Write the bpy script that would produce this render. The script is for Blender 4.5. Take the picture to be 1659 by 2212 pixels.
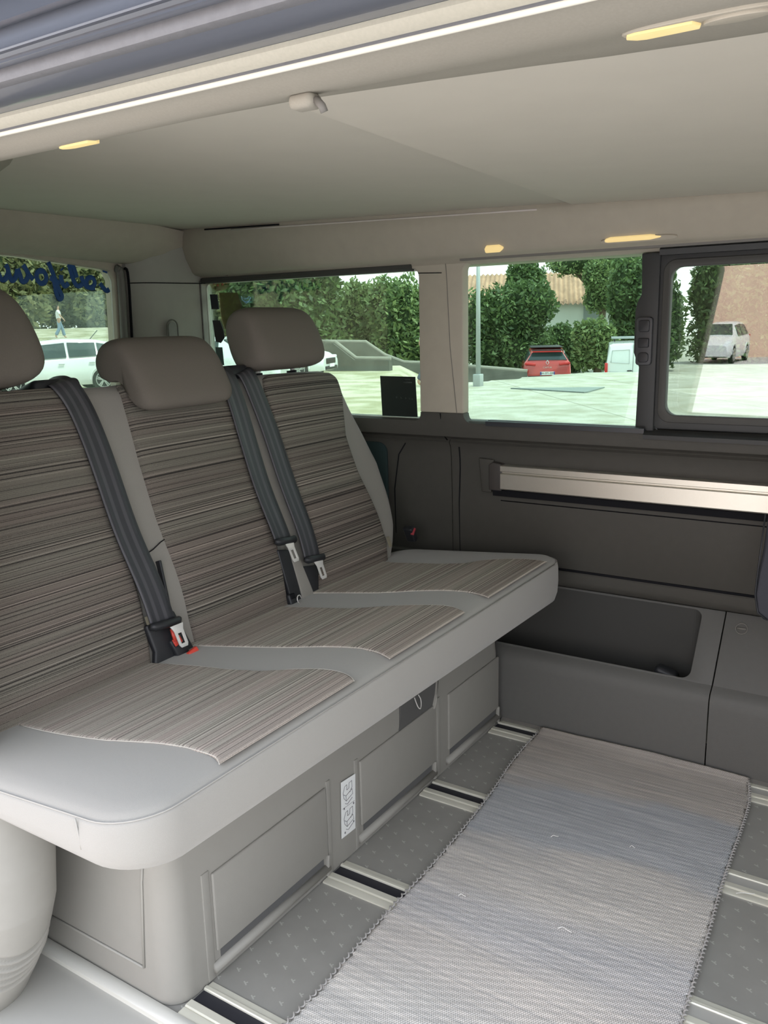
import bpy, bmesh, math, random
import numpy as np
from mathutils import Vector, Matrix, noise as mnoise
from mathutils.geometry import tessellate_polygon
for o in list(bpy.data.objects): bpy.data.objects.remove(o)
C = bpy.context.scene.collection
scene = bpy.context.scene
random.seed(7); rng = np.random.default_rng(5)
# ------------------------------------------------------------------ camera
YAW, PIT, ROL, F = 0.581, -0.217, -0.024, 1847.0
CAM = Vector((0.9757, -0.6408, 1.12))
fw = Vector((-math.sin(YAW)*math.cos(PIT), math.cos(YAW)*math.cos(PIT), math.sin(PIT)))
r0 = Vector((math.cos(YAW), math.sin(YAW), 0)); u0 = r0.cross(fw)
rt = r0*math.cos(ROL)+u0*math.sin(ROL); upv = u0*math.cos(ROL)-r0*math.sin(ROL)
cd = bpy.data.cameras.new('camera'); cam = bpy.data.objects.new('camera', cd); C.objects.link(cam)
m = Matrix((rt, upv, -fw)).transposed().to_4x4(); m.translation = CAM
cam.matrix_world = m
cd.sensor_fit = 'HORIZONTAL'; cd.sensor_width = 36; cd.lens = F/1659*36; cd.clip_start = .02; cd.clip_end = 500
scene.camera = cam
scene.view_settings.view_transform = 'Standard'; scene.view_settings.look = 'None'
scene.view_settings.gamma = 1; scene.view_settings.use_curve_mapping = False
scene.view_settings.exposure = 1.38
# world: hazy bright sky
w = bpy.data.worlds.new('sky'); scene.world = w; w.use_nodes = True
nt = w.node_tree; nt.nodes.clear()
def wn(t, **k):
    n = nt.nodes.new(t)
    for a, b in k.items(): setattr(n, a, b)
    return n
tc = wn('ShaderNodeTexCoord'); sx = wn('ShaderNodeSeparateXYZ'); cr = wn('ShaderNodeValToRGB'); bg = wn('ShaderNodeBackground'); wo = wn('ShaderNodeOutputWorld')
nt.links.new(tc.outputs['Generated'], sx.inputs[0]); nt.links.new(sx.outputs['Z'], cr.inputs[0]); nt.links.new(cr.outputs[0], bg.inputs[0]); nt.links.new(bg.outputs[0], wo.inputs[0])
cr.color_ramp.elements[0].position = 0.0; cr.color_ramp.elements[0].color = (1.0, 1.0, 1.0, 1)
cr.color_ramp.elements[1].position = 0.9; cr.color_ramp.elements[1].color = (.72, .82, 1.0, 1)
e = cr.color_ramp.elements.new(.25); e.color = (.95, .97, 1.0, 1)
bg.inputs[1].default_value = 1.4
# sun: high, from behind the van's rear, slightly from the far side
sd = bpy.data.lights.new('sun', 'SUN'); sd.energy = 3.2; sd.angle = math.radians(1.0); sd.color = (1, .96, .90)
so = bpy.data.objects.new('sun', sd); C.objects.link(so); so.location = (0, 0, 12)
so.rotation_euler = Vector((-.40, -.12, -.91)).to_track_quat('-Z', 'Y').to_euler()

# ------------------------------------------------------------------ helpers
def at(px, py, ax, val):                     # the point of a world plane seen at a photo pixel
    d = fw+rt*((px-829.5)/F)-upv*((py-1106)/F)
    return CAM+d*((val-CAM[ax])/d[ax])
def far(px, py, L):
    return CAM+(fw+rt*((px-829.5)/F)-upv*((py-1106)/F))*L
MATS = {}
def mat(name, col, rough=.6, spec=.35, metal=0, noise=0, nscale=60, bump=0, bscale=600, emit=None, es=1, sheen=0, coat=0):
    if name in MATS: return MATS[name]
    M = bpy.data.materials.new(name); M.use_nodes = True; n = M.node_tree.nodes; l = M.node_tree.links
    b = n['Principled BSDF']; b.inputs['Roughness'].default_value = rough; b.inputs['Specular IOR Level'].default_value = spec
    b.inputs['Metallic'].default_value = metal; b.inputs['Base Color'].default_value = (*col, 1)
    b.inputs['Coat Weight'].default_value = coat
    if sheen: b.inputs['Sheen Weight'].default_value = sheen
    t = n.new('ShaderNodeTexCoord')
    nz = n.new('ShaderNodeTexNoise'); nz.inputs['Scale'].default_value = nscale; nz.inputs['Detail'].default_value = 3
    l.new(t.outputs['Object'], nz.inputs['Vector'])
    mx = n.new('ShaderNodeMix'); mx.data_type = 'RGBA'
    k = noise
    mx.inputs['A'].default_value = (*[c*(1-k) for c in col], 1); mx.inputs['B'].default_value = (*[min(1, c*(1+k)) for c in col], 1)
    l.new(nz.outputs['Fac'], mx.inputs['Factor']); l.new(mx.outputs['Result'], b.inputs['Base Color'])
    if bump:
        n2 = n.new('ShaderNodeTexNoise'); n2.inputs['Scale'].default_value = bscale; n2.inputs['Detail'].default_value = 2
        l.new(t.outputs['Object'], n2.inputs['Vector'])
        bp = n.new('ShaderNodeBump'); bp.inputs['Strength'].default_value = bump; bp.inputs['Distance'].default_value = .001
        l.new(n2.outputs['Fac'], bp.inputs['Height']); l.new(bp.outputs[0], b.inputs['Normal'])
    if emit:
        b.inputs['Emission Color'].default_value = (*emit, 1); b.inputs['Emission Strength'].default_value = es
    MATS[name] = M; return M
def glass(name, tint, refl, rough=.0):
    M = bpy.data.materials.new(name); M.use_nodes = True; n = M.node_tree.nodes; l = M.node_tree.links; n.clear()
    o = n.new('ShaderNodeOutputMaterial'); tr = n.new('ShaderNodeBsdfTransparent'); gl = n.new('ShaderNodeBsdfGlossy'); mx = n.new('ShaderNodeMixShader')
    tr.inputs[0].default_value = (*tint, 1); gl.inputs['Roughness'].default_value = rough; gl.inputs[0].default_value = (1, 1, 1, 1)
    lw = n.new('ShaderNodeLayerWeight'); lw.inputs[0].default_value = .35
    ma = n.new('ShaderNodeMath'); ma.operation = 'MULTIPLY_ADD'; ma.inputs[1].default_value = .5; ma.inputs[2].default_value = refl
    l.new(lw.outputs['Fresnel'], ma.inputs[0])
    l.new(ma.outputs[0], mx.inputs[0]); l.new(tr.outputs[0], mx.inputs[1]); l.new(gl.outputs[0], mx.inputs[2]); l.new(mx.outputs[0], o.inputs[0])
    return M
def tag(o, label=None, cat=None, group=None, kind=None):
    if label: o['label'] = label
    if cat: o['category'] = cat
    if group: o['group'] = group
    if kind: o['kind'] = kind
    return o
def empty(name, loc, label, cat, group=None):
    o = bpy.data.objects.new(name, None); C.objects.link(o); o.location = loc
    return tag(o, label, cat, group)
def link(name, me, material=None, parent=None, smooth=True):
    o = bpy.data.objects.new(name, me); C.objects.link(o)
    if material: me.materials.append(material)
    if smooth:
        for p in me.polygons: p.use_smooth = True
    if parent:
        o.parent = parent
        if parent.parent is None: o.matrix_parent_inverse = Matrix.LocRotScale(parent.location, parent.rotation_euler, parent.scale).inverted()
    return o
def mesh(name, vs, fs, material=None, parent=None, smooth=True, uvs=None, fix=True):
    me = bpy.data.meshes.new(name); me.from_pydata([tuple(v) for v in vs], [], fs); me.update()
    if uvs is not None:
        L = me.uv_layers.new(name='UV')
        for lp in me.loops: L.data[lp.index].uv = uvs[lp.vertex_index]
    if fix:
        bm = bmesh.new(); bm.from_mesh(me); bmesh.ops.recalc_face_normals(bm, faces=bm.faces); bm.to_mesh(me); bm.free()
    return link(name, me, material, parent, smooth)
class MB:
    def __init__(s): s.v = []; s.f = []
    def add(s, vs, fs):
        n = len(s.v); s.v += [tuple(v) for v in vs]; s.f += [tuple(i+n for i in f) for f in fs]; return s
    def box(s, c, d, rot=None, bev=0):
        bm = bmesh.new(); bmesh.ops.create_cube(bm, size=1)
        for v in bm.verts: v.co = Vector((v.co.x*d[0], v.co.y*d[1], v.co.z*d[2]))
        if bev: bmesh.ops.bevel(bm, geom=bm.edges[:], offset=bev, segments=3, profile=.5, affect='EDGES')
        for v in bm.verts:
            if rot is not None: v.co = rot @ v.co
            v.co += Vector(c)
        bm.verts.ensure_lookup_table()
        s.add([v.co.copy() for v in bm.verts], [[v.index for v in f.verts] for f in bm.faces]); bm.free(); return s
    def tube(s, pts, r, n=8, cap=True, flat=None):
        pts = [Vector(p) for p in pts]; vs = []; fs = []
        prev = None
        for i, p in enumerate(pts):
            t = (pts[min(i+1, len(pts)-1)]-pts[max(i-1, 0)]).normalized()
            if prev is None:
                a = Vector((0, 0, 1)) if abs(t.z) < .9 else Vector((1, 0, 0)); a = (a-t*a.dot(t)).normalized()
            else: a = (prev-t*prev.dot(t)).normalized()
            prev = a; b = t.cross(a); rr = r[i] if isinstance(r, (list, tuple)) else r
            for k in range(n):
                th = 2*math.pi*k/n; vs.append(p+a*math.cos(th)*rr+b*math.sin(th)*rr)
        for i in range(len(pts)-1):
            for k in range(n): fs.append((i*n+k, i*n+(k+1) % n, (i+1)*n+(k+1) % n, (i+1)*n+k))
        if cap: fs.append(tuple(range(n))); fs.append(tuple(range((len(pts)-1)*n, len(pts)*n)))
        return s.add(vs, fs)
    def build(s, name, material, parent=None, smooth=True):
        return mesh(name, s.v, s.f, material, parent, smooth)
def sharp(o, ang=35):
    me = o.data; me.set_sharp_from_angle(angle=math.radians(ang)); return o
def prism(poly, holes, d0, d1, fn, name, material, parent=None, bev=0, smooth=False):
    """polygon (a,b) with holes, extruded from depth d0 to d1, placed by fn(a,b,d)"""
    loops = [poly]+holes
    tri = tessellate_polygon([[Vector((p[0], p[1], 0)) for p in L] for L in loops])
    flat = [p for L in loops for p in L]; n = len(flat)
    vs = [fn(p[0], p[1], d0) for p in flat]+[fn(p[0], p[1], d1) for p in flat]
    fs = [tuple(t) for t in tri]+[tuple(i+n for i in reversed(t)) for t in tri]
    k = 0
    for L in loops:
        q = len(L)
        for i in range(q): a, b = k+i, k+(i+1) % q; fs.append((a, b, b+n, a+n))
        k += q
    me = bpy.data.meshes.new(name); me.from_pydata([tuple(v) for v in vs], [], fs)
    bm = bmesh.new(); bm.from_mesh(me); bmesh.ops.recalc_face_normals(bm, faces=bm.faces)
    bmesh.ops.dissolve_limit(bm, angle_limit=.003, verts=bm.verts[:], edges=bm.edges[:])
    if bev:
        es = [e for e in bm.edges if len(e.link_faces) == 2 and e.calc_face_angle(0) > .9]
        bmesh.ops.bevel(bm, geom=es, offset=bev, segments=3, profile=.5, affect='EDGES', clamp_overlap=True)
    bm.to_mesh(me); bm.free()
    o = link(name, me, material, parent, True); sharp(o, 30); return o
def rrect(a0, b0, a1, b1, r, n=5):
    out = []
    for cx, cy, t0 in ((a1-r, b1-r, 0), (a0+r, b1-r, 90), (a0+r, b0+r, 180), (a1-r, b0+r, 270)):
        for k in range(n+1):
            t = math.radians(t0+90*k/n); out.append((cx+r*math.cos(t), cy+r*math.sin(t)))
    return out
def extr(profile, axis_vals, fn, name, material, parent=None, closed=False, smooth=True, ang=40):
    """profile points swept through the values; fn(p, s) -> world"""
    n = len(profile); vs = []; fs = []
    for s_ in axis_vals:
        for p in profile: vs.append(fn(p, s_))
    for i in range(len(axis_vals)-1):
        for k in range(n if closed else n-1):
            fs.append((i*n+k, i*n+(k+1) % n, (i+1)*n+(k+1) % n, (i+1)*n+k))
    if closed:
        fs.append(tuple(range(n))); fs.append(tuple(range((len(axis_vals)-1)*n, len(axis_vals)*n)))
    o = mesh(name, vs, fs, material, parent, smooth)
    if smooth: sharp(o, ang)
    return o
def smooth_path(P, k=6):
    P = [Vector(p) for p in P]; out = []
    for i in range(len(P)-1):
        a = P[max(i-1, 0)]; b = P[i]; c = P[i+1]; d = P[min(i+2, len(P)-1)]
        for j in range(k):
            t = j/k; out.append(.5*((2*b)+(c-a)*t+(2*a-5*b+4*c-d)*t*t+(3*b-a-3*c+d)*t**3))
    out.append(P[-1]); return out
XF = lambda p, s: Vector((s, p[0], p[1]))        # profile (y,z) swept along x
XZ = lambda y0: (lambda a, b, d: Vector((a, y0+d, b)))   # plate facing y
def interp(x, pts):
    if x <= pts[0][0]: return pts[0][1]
    for (a, b), (c, d) in zip(pts, pts[1:]):
        if x <= c: return b+(d-b)*(x-a)/(c-a)
    return pts[-1][1]

# ------------------------------------------------------------------ materials
trim_light = mat('light_trim', (.40, .36, .295), .75, .2, noise=.06, nscale=30, bump=.15, bscale=500)
trim_light2 = mat('light_trim_cloth', (.29, .268, .225), .9, .1, noise=.08, nscale=400)
ceil_m = mat('ceiling_cloth', (.53, .49, .42), .85, .15, noise=.04, nscale=12, bump=.1, bscale=400)
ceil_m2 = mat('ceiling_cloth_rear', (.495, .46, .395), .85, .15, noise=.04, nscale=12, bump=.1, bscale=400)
dark_trim = mat('dark_trim', (.062, .058, .050), .62, .35, noise=.08, nscale=40, bump=.3, bscale=900)
mid_trim = mat('mid_trim', (.16, .15, .135), .55, .35, noise=.05, nscale=40, bump=.2, bscale=900)
black_pl = mat('black_plastic', (.018, .019, .022), .45, .4)
gap_m = mat('black_gap', (.01, .01, .012), .8, .1)
alu = mat('aluminium', (.62, .59, .52), .34, .5, metal=.85, noise=.03, nscale=200)
cream_strip = mat('cream_strip', (.42, .395, .325), .6, .3, noise=.1, nscale=300)
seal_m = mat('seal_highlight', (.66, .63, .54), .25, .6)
paint_dark = mat('blue_grey_paint', (.105, .113, .135), .3, .5, coat=.6)
rubber_grey = mat('grey_rubber', (.15, .148, .155), .65, .3, noise=.12, nscale=120, bump=.4, bscale=200)
fabric = mat('grey_fabric', (.235, .222, .20), .9, .12, noise=.10, nscale=900, bump=.25, bscale=1500, sheen=.2)
fabric_seat = mat('grey_seat_fabric', (.30, .288, .265), .88, .15, noise=.07, nscale=900, bump=.25, bscale=1500, sheen=.2)
fabric_head = mat('headrest_fabric', (.145, .128, .110), .95, .1, noise=.2, nscale=1200, bump=.3, bscale=1500)
base_pl = mat('base_plastic', (.255, .245, .222), .55, .35, noise=.03, nscale=30, bump=.15, bscale=900)
belt_m = mat('belt_webbing', (.040, .040, .050), .6, .35)
chrome = mat('bright_metal', (.80, .79, .76), .3, .6, metal=.45)
red_pl = mat('red_plastic', (.62, .06, .04), .4, .5)
thread = mat('pale_thread', (.52, .49, .44), .8, .2)
warm = mat('lamp_glow', (.42, .33, .16), .4, .3, emit=(1, .74, .32), es=.27)

def striped(name, dark, mid, light, gain):
    M = bpy.data.materials.new(name); M.use_nodes = True; n = M.node_tree.nodes; l = M.node_tree.links
    b = n['Principled BSDF']; b.inputs['Roughness'].default_value = .9; b.inputs['Specular IOR Level'].default_value = .15
    uv = n.new('ShaderNodeUVMap'); uv.uv_map = 'UV'
    def nz(su, sv, det, off=0):
        mp = n.new('ShaderNodeMapping'); mp.inputs['Scale'].default_value = (su, sv, 1); mp.inputs['Location'].default_value = (off, off*.7, off)
        t = n.new('ShaderNodeTexNoise'); t.inputs['Scale'].default_value = 1; t.inputs['Detail'].default_value = det; t.inputs['Roughness'].default_value = .7
        l.new(uv.outputs[0], mp.inputs[0]); l.new(mp.outputs[0], t.inputs['Vector']); return t
    a = nz(.16, 240, 4); c = nz(.3, 22, 2, 3); d = nz(.4, 520, 2, 9); e2 = nz(900, 900, 1, 2)
    def math_(op, x, y):
        q = n.new('ShaderNodeMath'); q.operation = op
        for i, v in enumerate((x, y)):
            if isinstance(v, (int, float)): q.inputs[i].default_value = v
            else: l.new(v, q.inputs[i])
        return q.outputs[0]
    s1 = math_('ADD', math_('MULTIPLY', a.outputs['Fac'], .6), math_('MULTIPLY', d.outputs['Fac'], .4))
    s2 = math_('ADD', s1, math_('MULTIPLY', math_('SUBTRACT', e2.outputs['Fac'], .5), .12))
    r = n.new('ShaderNodeValToRGB'); l.new(s2, r.inputs[0])
    els = r.color_ramp.elements
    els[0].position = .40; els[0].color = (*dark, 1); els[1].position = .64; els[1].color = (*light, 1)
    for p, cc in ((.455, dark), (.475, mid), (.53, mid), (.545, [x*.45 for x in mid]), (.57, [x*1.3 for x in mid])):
        q = els.new(p); q.color = (*cc, 1)
    r2 = n.new('ShaderNodeValToRGB'); l.new(c.outputs['Fac'], r2.inputs[0])
    r2.color_ramp.elements[0].position = .4; r2.color_ramp.elements[0].color = (1, .98, .93, 1)
    r2.color_ramp.elements[1].position = .62; r2.color_ramp.elements[1].color = (1.0, .90, .88, 1)
    mx = n.new('ShaderNodeMix'); mx.data_type = 'RGBA'; mx.blend_type = 'MULTIPLY'; mx.inputs['Factor'].default_value = 1
    l.new(r.outputs[0], mx.inputs['A']); l.new(r2.outputs[0], mx.inputs['B']); l.new(mx.outputs['Result'], b.inputs['Base Color'])
    bp = n.new('ShaderNodeBump'); bp.inputs['Strength'].default_value = .5; bp.inputs['Distance'].default_value = .001
    l.new(s2, bp.inputs['Height']); l.new(bp.outputs[0], b.inputs['Normal'])
    return M
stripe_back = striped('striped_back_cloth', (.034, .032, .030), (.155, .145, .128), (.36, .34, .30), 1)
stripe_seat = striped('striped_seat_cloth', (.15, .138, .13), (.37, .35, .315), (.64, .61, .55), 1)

# ------------------------------------------------------------------ van shell
XR, XFRONT = -1.22, 2.3
YW = 1.49
# floor with small raised tread marks
def floor_mat():
    M = bpy.data.materials.new('tread_floor'); M.use_nodes = True; n = M.node_tree.nodes; l = M.node_tree.links
    b = n['Principled BSDF']; b.inputs['Roughness'].default_value = .42; b.inputs['Specular IOR Level'].default_value = .45
    t = n.new('ShaderNodeTexCoord'); mp = n.new('ShaderNodeMapping'); mp.inputs['Scale'].default_value = (27, 27, 27); mp.inputs['Rotation'].default_value = (0, 0, .5)
    l.new(t.outputs['Object'], mp.inputs[0]); s = n.new('ShaderNodeSeparateXYZ'); l.new(mp.outputs[0], s.inputs[0])
    def ma(op, x, y=0, z=0):
        q = n.new('ShaderNodeMath'); q.operation = op
        for i, v in enumerate((x, y, z)):
            if isinstance(v, (int, float)): q.inputs[i].default_value = v
            else: l.new(v, q.inputs[i])
        return q.outputs[0]
    fx = ma('SUBTRACT', ma('FRACT', s.outputs['X']), .5); fy = ma('SUBTRACT', ma('FRACT', s.outputs['Y']), .5)
    bar1 = ma('MULTIPLY', ma('LESS_THAN', ma('ABSOLUTE', fx), .15), ma('LESS_THAN', ma('ABSOLUTE', fy), .035))
    bar2 = ma('MULTIPLY', ma('LESS_THAN', ma('ABSOLUTE', ma('SUBTRACT', fy, .07)), .07), ma('LESS_THAN', ma('ABSOLUTE', fx), .035))
    mk = ma('MAXIMUM', bar1, bar2)
    nz = n.new('ShaderNodeTexNoise'); nz.inputs['Scale'].default_value = 14; nz.inputs['Detail'].default_value = 6; l.new(t.outputs['Object'], nz.inputs[0])
    mx = n.new('ShaderNodeMix'); mx.data_type = 'RGBA'; mx.inputs['A'].default_value = (.235, .228, .208, 1); mx.inputs['B'].default_value = (.32, .31, .285, 1); l.new(nz.outputs['Fac'], mx.inputs['Factor'])
    m2 = n.new('ShaderNodeMix'); m2.data_type = 'RGBA'; m2.inputs['B'].default_value = (.52, .51, .47, 1)
    l.new(ma('MULTIPLY', mk, .55), m2.inputs['Factor']); l.new(mx.outputs['Result'], m2.inputs['A']); l.new(m2.outputs['Result'], b.inputs['Base Color'])
    bp = n.new('ShaderNodeBump'); bp.inputs['Strength'].default_value = .6; bp.inputs['Distance'].default_value = .002; l.new(mk, bp.inputs['Height']); l.new(bp.outputs[0], b.inputs['Normal'])
    return M
floor_m = floor_mat()
o = MB().box(((XR+XFRONT)/2, (.165+1.56)/2, -.03), (XFRONT-XR, 1.56-.165, .06)).build('floor', floor_m, smooth=False); tag(o, kind='structure')
sill_pl = mat('entry_sill_plastic', (.40, .39, .36), .55, .4, noise=.03, nscale=30)
# entry sill: slightly lower, with a rounded step edge
o = extr([(.165, -.06), (.165, -.006), (.02, -.008), (-.03, -.012), (-.045, -.03), (-.05, -.16), (.165, -.16)], [XR, XFRONT], XF, 'trim_1', sill_pl, closed=True); tag(o, kind='structure')
o = extr([(.150, -.01), (.150, .003), (.156, .008), (.166, .009), (.174, .006), (.177, -.002)], [XR+.02, XFRONT], XF, 'trim_2', mat('bright_edging', (.72, .71, .66), .35, .5, metal=.3), closed=True); tag(o, kind='structure')
arc = smooth_path([(.06, -.05, -.006), (.06, -.01, -.006), (.085, .022, -.006), (.13, .03, -.006), (.30, .03, -.006)], 5)
tag(MB().tube(arc, .003, 6).build('trim_3', sill_pl), kind='structure')

# far side wall, lower dark panel
def zc(x): return 1.38-.028*(x-.6)
low = [(1.645, -.06), (1.645, .37), (1.64, .372), (1.605, .374), (1.58, .378), (1.562, .388), (1.555, .405), (1.552, .428), (1.556, .432), (1.556, .437), (1.552, .441), (1.548, .64), (1.545, .735), (1.540, .765), (1.532, .778), (1.538, .784), (1.536, .788), (1.524, .792), (1.512, .80), (1.502, .812), (1.496, .83), (1.494, .842), (1.50, .846), (1.56, .846), (1.68, .80), (1.68, -.06)]
o = extr(low, [XR-.05, -.22], XF, 'wall_right', dark_trim, closed=True, ang=50); tag(o, kind='structure')
o = extr(low, [-.217, XFRONT], XF, 'wall_right', dark_trim, closed=True, ang=50); tag(o, kind='structure')
# dark groove seams on the wall
def seam(pts, name='trim_4', r=.0022, m_=gap_m):
    o = MB().tube([Vector(p) for p in pts], r, 6).build(name, m_); return tag(o, kind='structure')
def wy(z):            # wall surface depth at height z
    return interp(z, [(.30, 1.60), (.34, 1.575), (.40, 1.555), (.64, 1.548), (.735, 1.545), (.765, 1.54)])
seam([(-.19, wy(z), z) for z in (.765, .73, .7)]+[(-.195+.0*z, wy(z), z) for z in (.6, .5, .44)])
seam([(-.37, wy(.77), .77), (-.40, wy(.73), .73), (-.42, wy(.62), .62), (-.42, wy(.48), .48)])
seam([(-.06+t*1.2, wy(.615)-.001, .617) for t in (0, .5, 1)], r=.0015)
seam([(-.10, wy(.435), .436), (.63, wy(.435), .436)], r=.004)
# dark speaker recess behind the bench
o = prism(rrect(-.56, .56, -.44, .765, .03), [], -.012, .0, lambda a, b, d: Vector((a, 1.548+d, b)), 'trim_5', mat('teal_black_mesh', (.02, .035, .035), .8, .2), bev=.004); tag(o, kind='structure')

# far side wall, light upper part with two window openings (open at the bottom into the dark sill)
def notch(x0, x1, zt, r=.03, rl=None, n=5):
    out = [(x0, .868)]
    for k in range(n+1):
        t = math.radians(180-90*k/n); out.append((x0+r+r*math.cos(t), zt-r+r*math.sin(t)))
    for k in range(n+1):
        t = math.radians(90-90*k/n); out.append((x1-r+r*math.cos(t), zt-r+r*math.sin(t)))
    return out+[(x1, .868)]
QX0, QX1, SX0, SX1 = -1.130, -.290, -.150, .95
poly = [(XR-.05, .868)]+notch(QX0, QX1, 1.268, .022)+notch(SX0, SX1, 1.275, .022)+[(XFRONT, .868), (XFRONT, 1.32), (XR-.05, 1.32)]
o = prism(poly, [], 0, .035, XZ(YW), 'wall_right', trim_light, bev=.004); tag(o, kind='structure')
def lowband(x0, x1, zb, r):
    out = [(x0, .868)]
    for k in range(6): t = math.radians(180+90*k/5); out.append((x0+r+r*math.cos(t), zb+r+r*math.sin(t)))
    for k in range(6): t = math.radians(270+90*k/5); out.append((x1-r+r*math.cos(t), zb+r+r*math.sin(t)))
    return out+[(x1, .868)]
poly = [(XR-.05, .868)]+lowband(QX0, QX1, .843, .018)+lowband(SX0, SX1, .842, .024)+[(XFRONT, .868), (XFRONT, .80), (XR-.05, .80)]
o = prism(poly, [], 0, .035, XZ(YW+.0005), 'trim_6', dark_trim, bev=.003); tag(o, kind='structure')
seam([(-.223, YW-.001, .866), (-.223, 1.494, .84), (-.224, 1.50, .81), (-.224, 1.53, .785)], r=.0018)
seam([(-.29, YW-.0005, 1.255), (-.215, YW-.0005, 1.252)], r=.0012)
seam([(-.205, YW-.0005, 1.30), (-.20, YW-.0005, 1.25), (-.190, YW-.0005, 1.05), (-.17, YW-.0005, .868)], r=.0011, m_=mid_trim)
# header above the windows curving up to the ceiling
hp = [(1.53, 1.27), (1.49, 1.274), (1.484, 1.283), (1.452, 1.288), (1.440, 1.296), (1.428, 1.315), (1.415, 1.335), (1.405, 1.355), (1.402, 1.372), (1.41, 1.386), (1.60, 1.386), (1.60, 1.27)]
def hdr(p, s_):
    z = p[1]
    if z > 1.33: z += (zc(s_)-1.386+.006)*(z-1.33)/.056
    return Vector((s_, p[0]+(.02 if s_ < -1.1 else 0), z))
o = extr(hp, [-1.27, -1.0, -.5, 0, .5, 1, XFRONT], hdr, 'trim_7', trim_light, closed=True, ang=60); tag(o, kind='structure')
seam([(-.9+1.0*k/6, 1.404, zc(-.9+1.0*k/6)-.012) for k in range(7)], 'trim_8', .003, mat('pale_edge', (.55, .5, .46), .5))
seam([(-1.01+.3*k/6, 1.402, zc(-1.01+.3*k/6)-.006) for k in range(7)], 'trim_8', .0022)
# vertical seam where rear corner trim starts
seam([Vector((-1.03, 1.41, 1.415)), (-1.045, 1.425, 1.37), (-1.05, 1.44, 1.32), (-1.03, 1.47, 1.29), (-1.0, 1.484, 1.284)], r=.002)

# ceiling: rear and front bed boards with a step seam
def ceil_panel(x0, x1, name, material, dz):
    o = MB()
    ys = [.17, .24, 1.45]
    vs = []; fs = []
    xs = [x0, x1]
    o.add([Vector((x, y, zc(x)+dz+t)) for t in (0, .03) for y in (.17, 1.46) for x in (x0, x1)], [(0, 1, 3, 2), (4, 6, 7, 5), (0, 4, 5, 1), (2, 3, 7, 6), (0, 2, 6, 4), (1, 5, 7, 3)])
    ob = o.build(name, material, smooth=False); tag(ob, kind='structure'); return ob
xc0, xc1 = .285, .185
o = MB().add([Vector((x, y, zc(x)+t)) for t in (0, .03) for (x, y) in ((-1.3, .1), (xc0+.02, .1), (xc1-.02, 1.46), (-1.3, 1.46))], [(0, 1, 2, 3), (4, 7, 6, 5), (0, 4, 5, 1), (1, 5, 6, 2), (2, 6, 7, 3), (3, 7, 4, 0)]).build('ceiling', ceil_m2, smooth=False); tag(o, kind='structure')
o = MB().add([Vector((x, y, zc(x)-.006*(1 if t == 0 else 0)+t)) for t in (0, .03) for (x, y) in ((xc0, .1), (XFRONT, .1), (XFRONT, 1.46), (xc1, 1.46))], [(0, 1, 2, 3), (4, 7, 6, 5), (0, 4, 5, 1), (1, 5, 6, 2), (2, 6, 7, 3), (3, 7, 4, 0)]).build('ceiling', ceil_m, smooth=False); tag(o, kind='structure')
# roof skin above
o = MB().box(((XR+XFRONT)/2, .72, 1.60), (XFRONT-XR+.1, 1.75, .03)).build('trim_9', paint_dark, smooth=False); tag(o, kind='structure')

# near side: header over the sliding door opening, seal, fabric strip and painted outer roof side
hx = [-1.25, -.6, -.2, 0, .2, .5, .9, 1.3, XFRONT]
def near_edge(x): return interp(x, [(-.6, .42), (-.42, .34), (-.30, .265), (-.2, .235), (-.05, .222), (.1, .22), (.35, .225), (.7, .28), (1.2, .30)])
def nhdr(p, s_):
    # p = (k 0..1 across, height)
    y = .004+(near_edge(s_)-.004)*p[0]; z = 1.341+(zc(s_)+.001-1.341)*p[1]
    return Vector((s_, y, z))
prof = [(-.0, .0), (.05, -.10), (.12, -.25), (.22, -.22), (.34, .0), (.5, .16), (.7, .42), (.88, .72), (1.0, 1.0), (1.0, 1.6), (.0, 1.6)]
hxs = [-1.25+i*.08 for i in range(45)]
o = extr(prof, hxs, nhdr, 'trim_10', trim_light2, closed=True, ang=50); tag(o, kind='structure')
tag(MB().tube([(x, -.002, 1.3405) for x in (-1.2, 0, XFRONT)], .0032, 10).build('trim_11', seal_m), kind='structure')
def pxprof(rows, col=0): return [(Y, at(col, py, 1, Y).z) for py, Y in rows]
pr_ = pxprof([(287, -.004), (279, -.010)]); o = extr(pr_, [-1.3, XFRONT], XF, 'trim_12', rubber_grey); tag(o, kind='structure')
pr_ = pxprof([(280, -.010), (268, -.018), (255, -.022), (246, -.022)]); o = extr(pr_, [-1.3, XFRONT], XF, 'trim_13', cream_strip); tag(o, kind='structure')
pr_ = pxprof([(247, -.020), (240, -.03), (225, -.05), (205, -.062), (192, -.068)]); o = extr(pr_, [-1.3, XFRONT], XF, 'trim_14', paint_dark); tag(o, kind='structure')
pr_ = pxprof([(193, -.067), (186, -.075), (178, -.079), (168, -.080), (160, -.079), (148, -.078)]); o = extr(pr_, [-1.3, XFRONT], XF, 'trim_15', rubber_grey); tag(o, kind='structure')
pr_ = pxprof([(149, -.078), (142, -.086), (137, -.088), (133, -.085), (128, -.08), (118, -.082), (112, -.090), (107, -.091), (102, -.085), (80, -.078), (62, -.074), (54, -.082), (46, -.086), (38, -.080), (20, -.068), (0, -.055), (-30, -.02), (-60, .05), (-90, .2)])
o = extr(pr_, [-1.3, XFRONT], XF, 'trim_16', paint_dark, ang=60); tag(o, kind='structure')

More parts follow.
